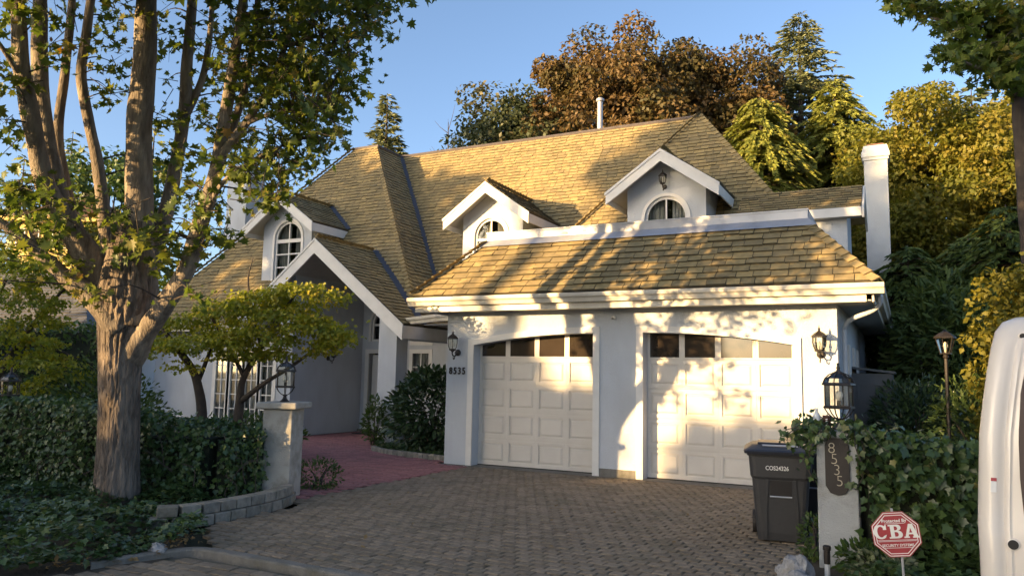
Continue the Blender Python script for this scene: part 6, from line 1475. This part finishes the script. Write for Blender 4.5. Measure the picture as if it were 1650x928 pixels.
# ------------------------------------------------------------------ neighbouring houses
nh = thing('neighbour_house', 'neighbouring house with a grey slate roof behind the tall hedge', 'house', (-22, 5.5, 0))
e0 = at(140, 541, 27); e1 = at(-120, 541, 27); e0[2] = e1[2] = 2.75
dv = np.array([CF[0], CF[1], 0]); dv /= np.linalg.norm(dv)
t0, t1 = e0-CR*2.2+dv*3.6, e1+dv*3.6
t0[2] = t1[2] = 2.75+2.6
shingle_roof('roof', [tuple(e1), tuple(e0), tuple(t0), tuple(t1)], nh, expo=0.2, wmin=0.25, wmax=0.4, material=MT['slate'])
MB().add([tuple(e0), tuple(e0+dv*8), tuple(t0)], [(0, 1, 2)]).build('hip_slope', MT['slate'], nh)
MB().prism([tuple(e1+dv*0.6-np.array([0, 0, 2.8])), tuple(e0+dv*0.6-CR*0.6-np.array([0, 0, 2.8])), tuple(e0+dv*7-CR*0.6-np.array([0, 0, 2.8])), tuple(e1+dv*7-np.array([0, 0, 2.8]))], (0, 0, 2.7)).build('wall', MT['stucco'], nh)
MB().prism([tuple(e1-np.array([0, 0, 0.02])), tuple(e0-np.array([0, 0, 0.02])), tuple(e0-np.array([0, 0, 0.18])), tuple(e1-np.array([0, 0, 0.18]))], tuple(-dv*0.12)).build('gutter', MT['ridge'], nh)
yh = thing('yellow_house', 'sunlit yellow house with brown roof glimpsed between the maple limbs', 'house', tuple(np.append(at(110, 350, 38)[:2], 0)))
c = at(110, 352, 38); w = CR.copy(); w[2] = 0; w /= np.linalg.norm(w); zt_ = c[2]
A0, A1 = c-w*2.6, c+w*1.55
MB().prism([(A0[0], A0[1], 0), (A1[0], A1[1], 0), (A1[0]+dv[0]*6, A1[1]+dv[1]*6, 0), (A0[0]+dv[0]*6, A0[1]+dv[1]*6, 0)], (0, 0, zt_)).build('wall', MT['yellowwall'], yh)
O = 0.45
rf = [(A0-w*O-dv*O), (A1+w*O-dv*O), (A1+w*O+dv*6.4), (A0-w*O+dv*6.4)]; ctr = sum(rf)/4
rb = MB(); vv = [(p[0], p[1], zt_+0.02) for p in rf]+[(ctr[0]-w[0]*1.0, ctr[1]-w[1]*1.0, zt_+1.6), (ctr[0]+w[0]*0.4, ctr[1]+w[1]*0.4, zt_+1.6)]
rb.add(vv, [(0, 1, 5, 4), (1, 2, 5), (2, 3, 4, 5), (3, 0, 4), (3, 2, 1, 0)]); rb.build('roof', MT['brick_cap'], yh)
MB().prism([tuple(np.append(rf[0][:2]-dv[:2]*0.02, zt_-0.22)), tuple(np.append(rf[1][:2]-dv[:2]*0.02, zt_-0.22)), tuple(np.append(rf[1][:2]-dv[:2]*0.02, zt_+0.0)), tuple(np.append(rf[0][:2]-dv[:2]*0.02, zt_+0.0))], tuple(dv*0.3)).build('eave_board', MT['yellowwall'], yh)
for k in range(6):
    p = A0+(A1-A0)*((k+0.5)/6)-dv*0.02; wd = MB().prism([(p[0]-w[0]*0.22, p[1]-w[1]*0.22, zt_-1.5), (p[0]+w[0]*0.22, p[1]+w[1]*0.22, zt_-1.5), (p[0]+w[0]*0.22, p[1]+w[1]*0.22, zt_-0.55), (p[0]-w[0]*0.22, p[1]-w[1]*0.22, zt_-0.55)], tuple(-dv*0.04)).build('window', MT['trim'], yh)
    MB().prism([(p[0]-w[0]*0.16-dv[0]*0.042, p[1]-w[1]*0.16-dv[1]*0.042, zt_-1.44), (p[0]+w[0]*0.16-dv[0]*0.042, p[1]+w[1]*0.16-dv[1]*0.042, zt_-1.44), (p[0]+w[0]*0.16-dv[0]*0.042, p[1]+w[1]*0.16-dv[1]*0.042, zt_-0.61), (p[0]-w[0]*0.16-dv[0]*0.042, p[1]-w[1]*0.16-dv[1]*0.042, zt_-0.61)], tuple(-dv*0.01)).build('pane', MT['dpane'], wd)
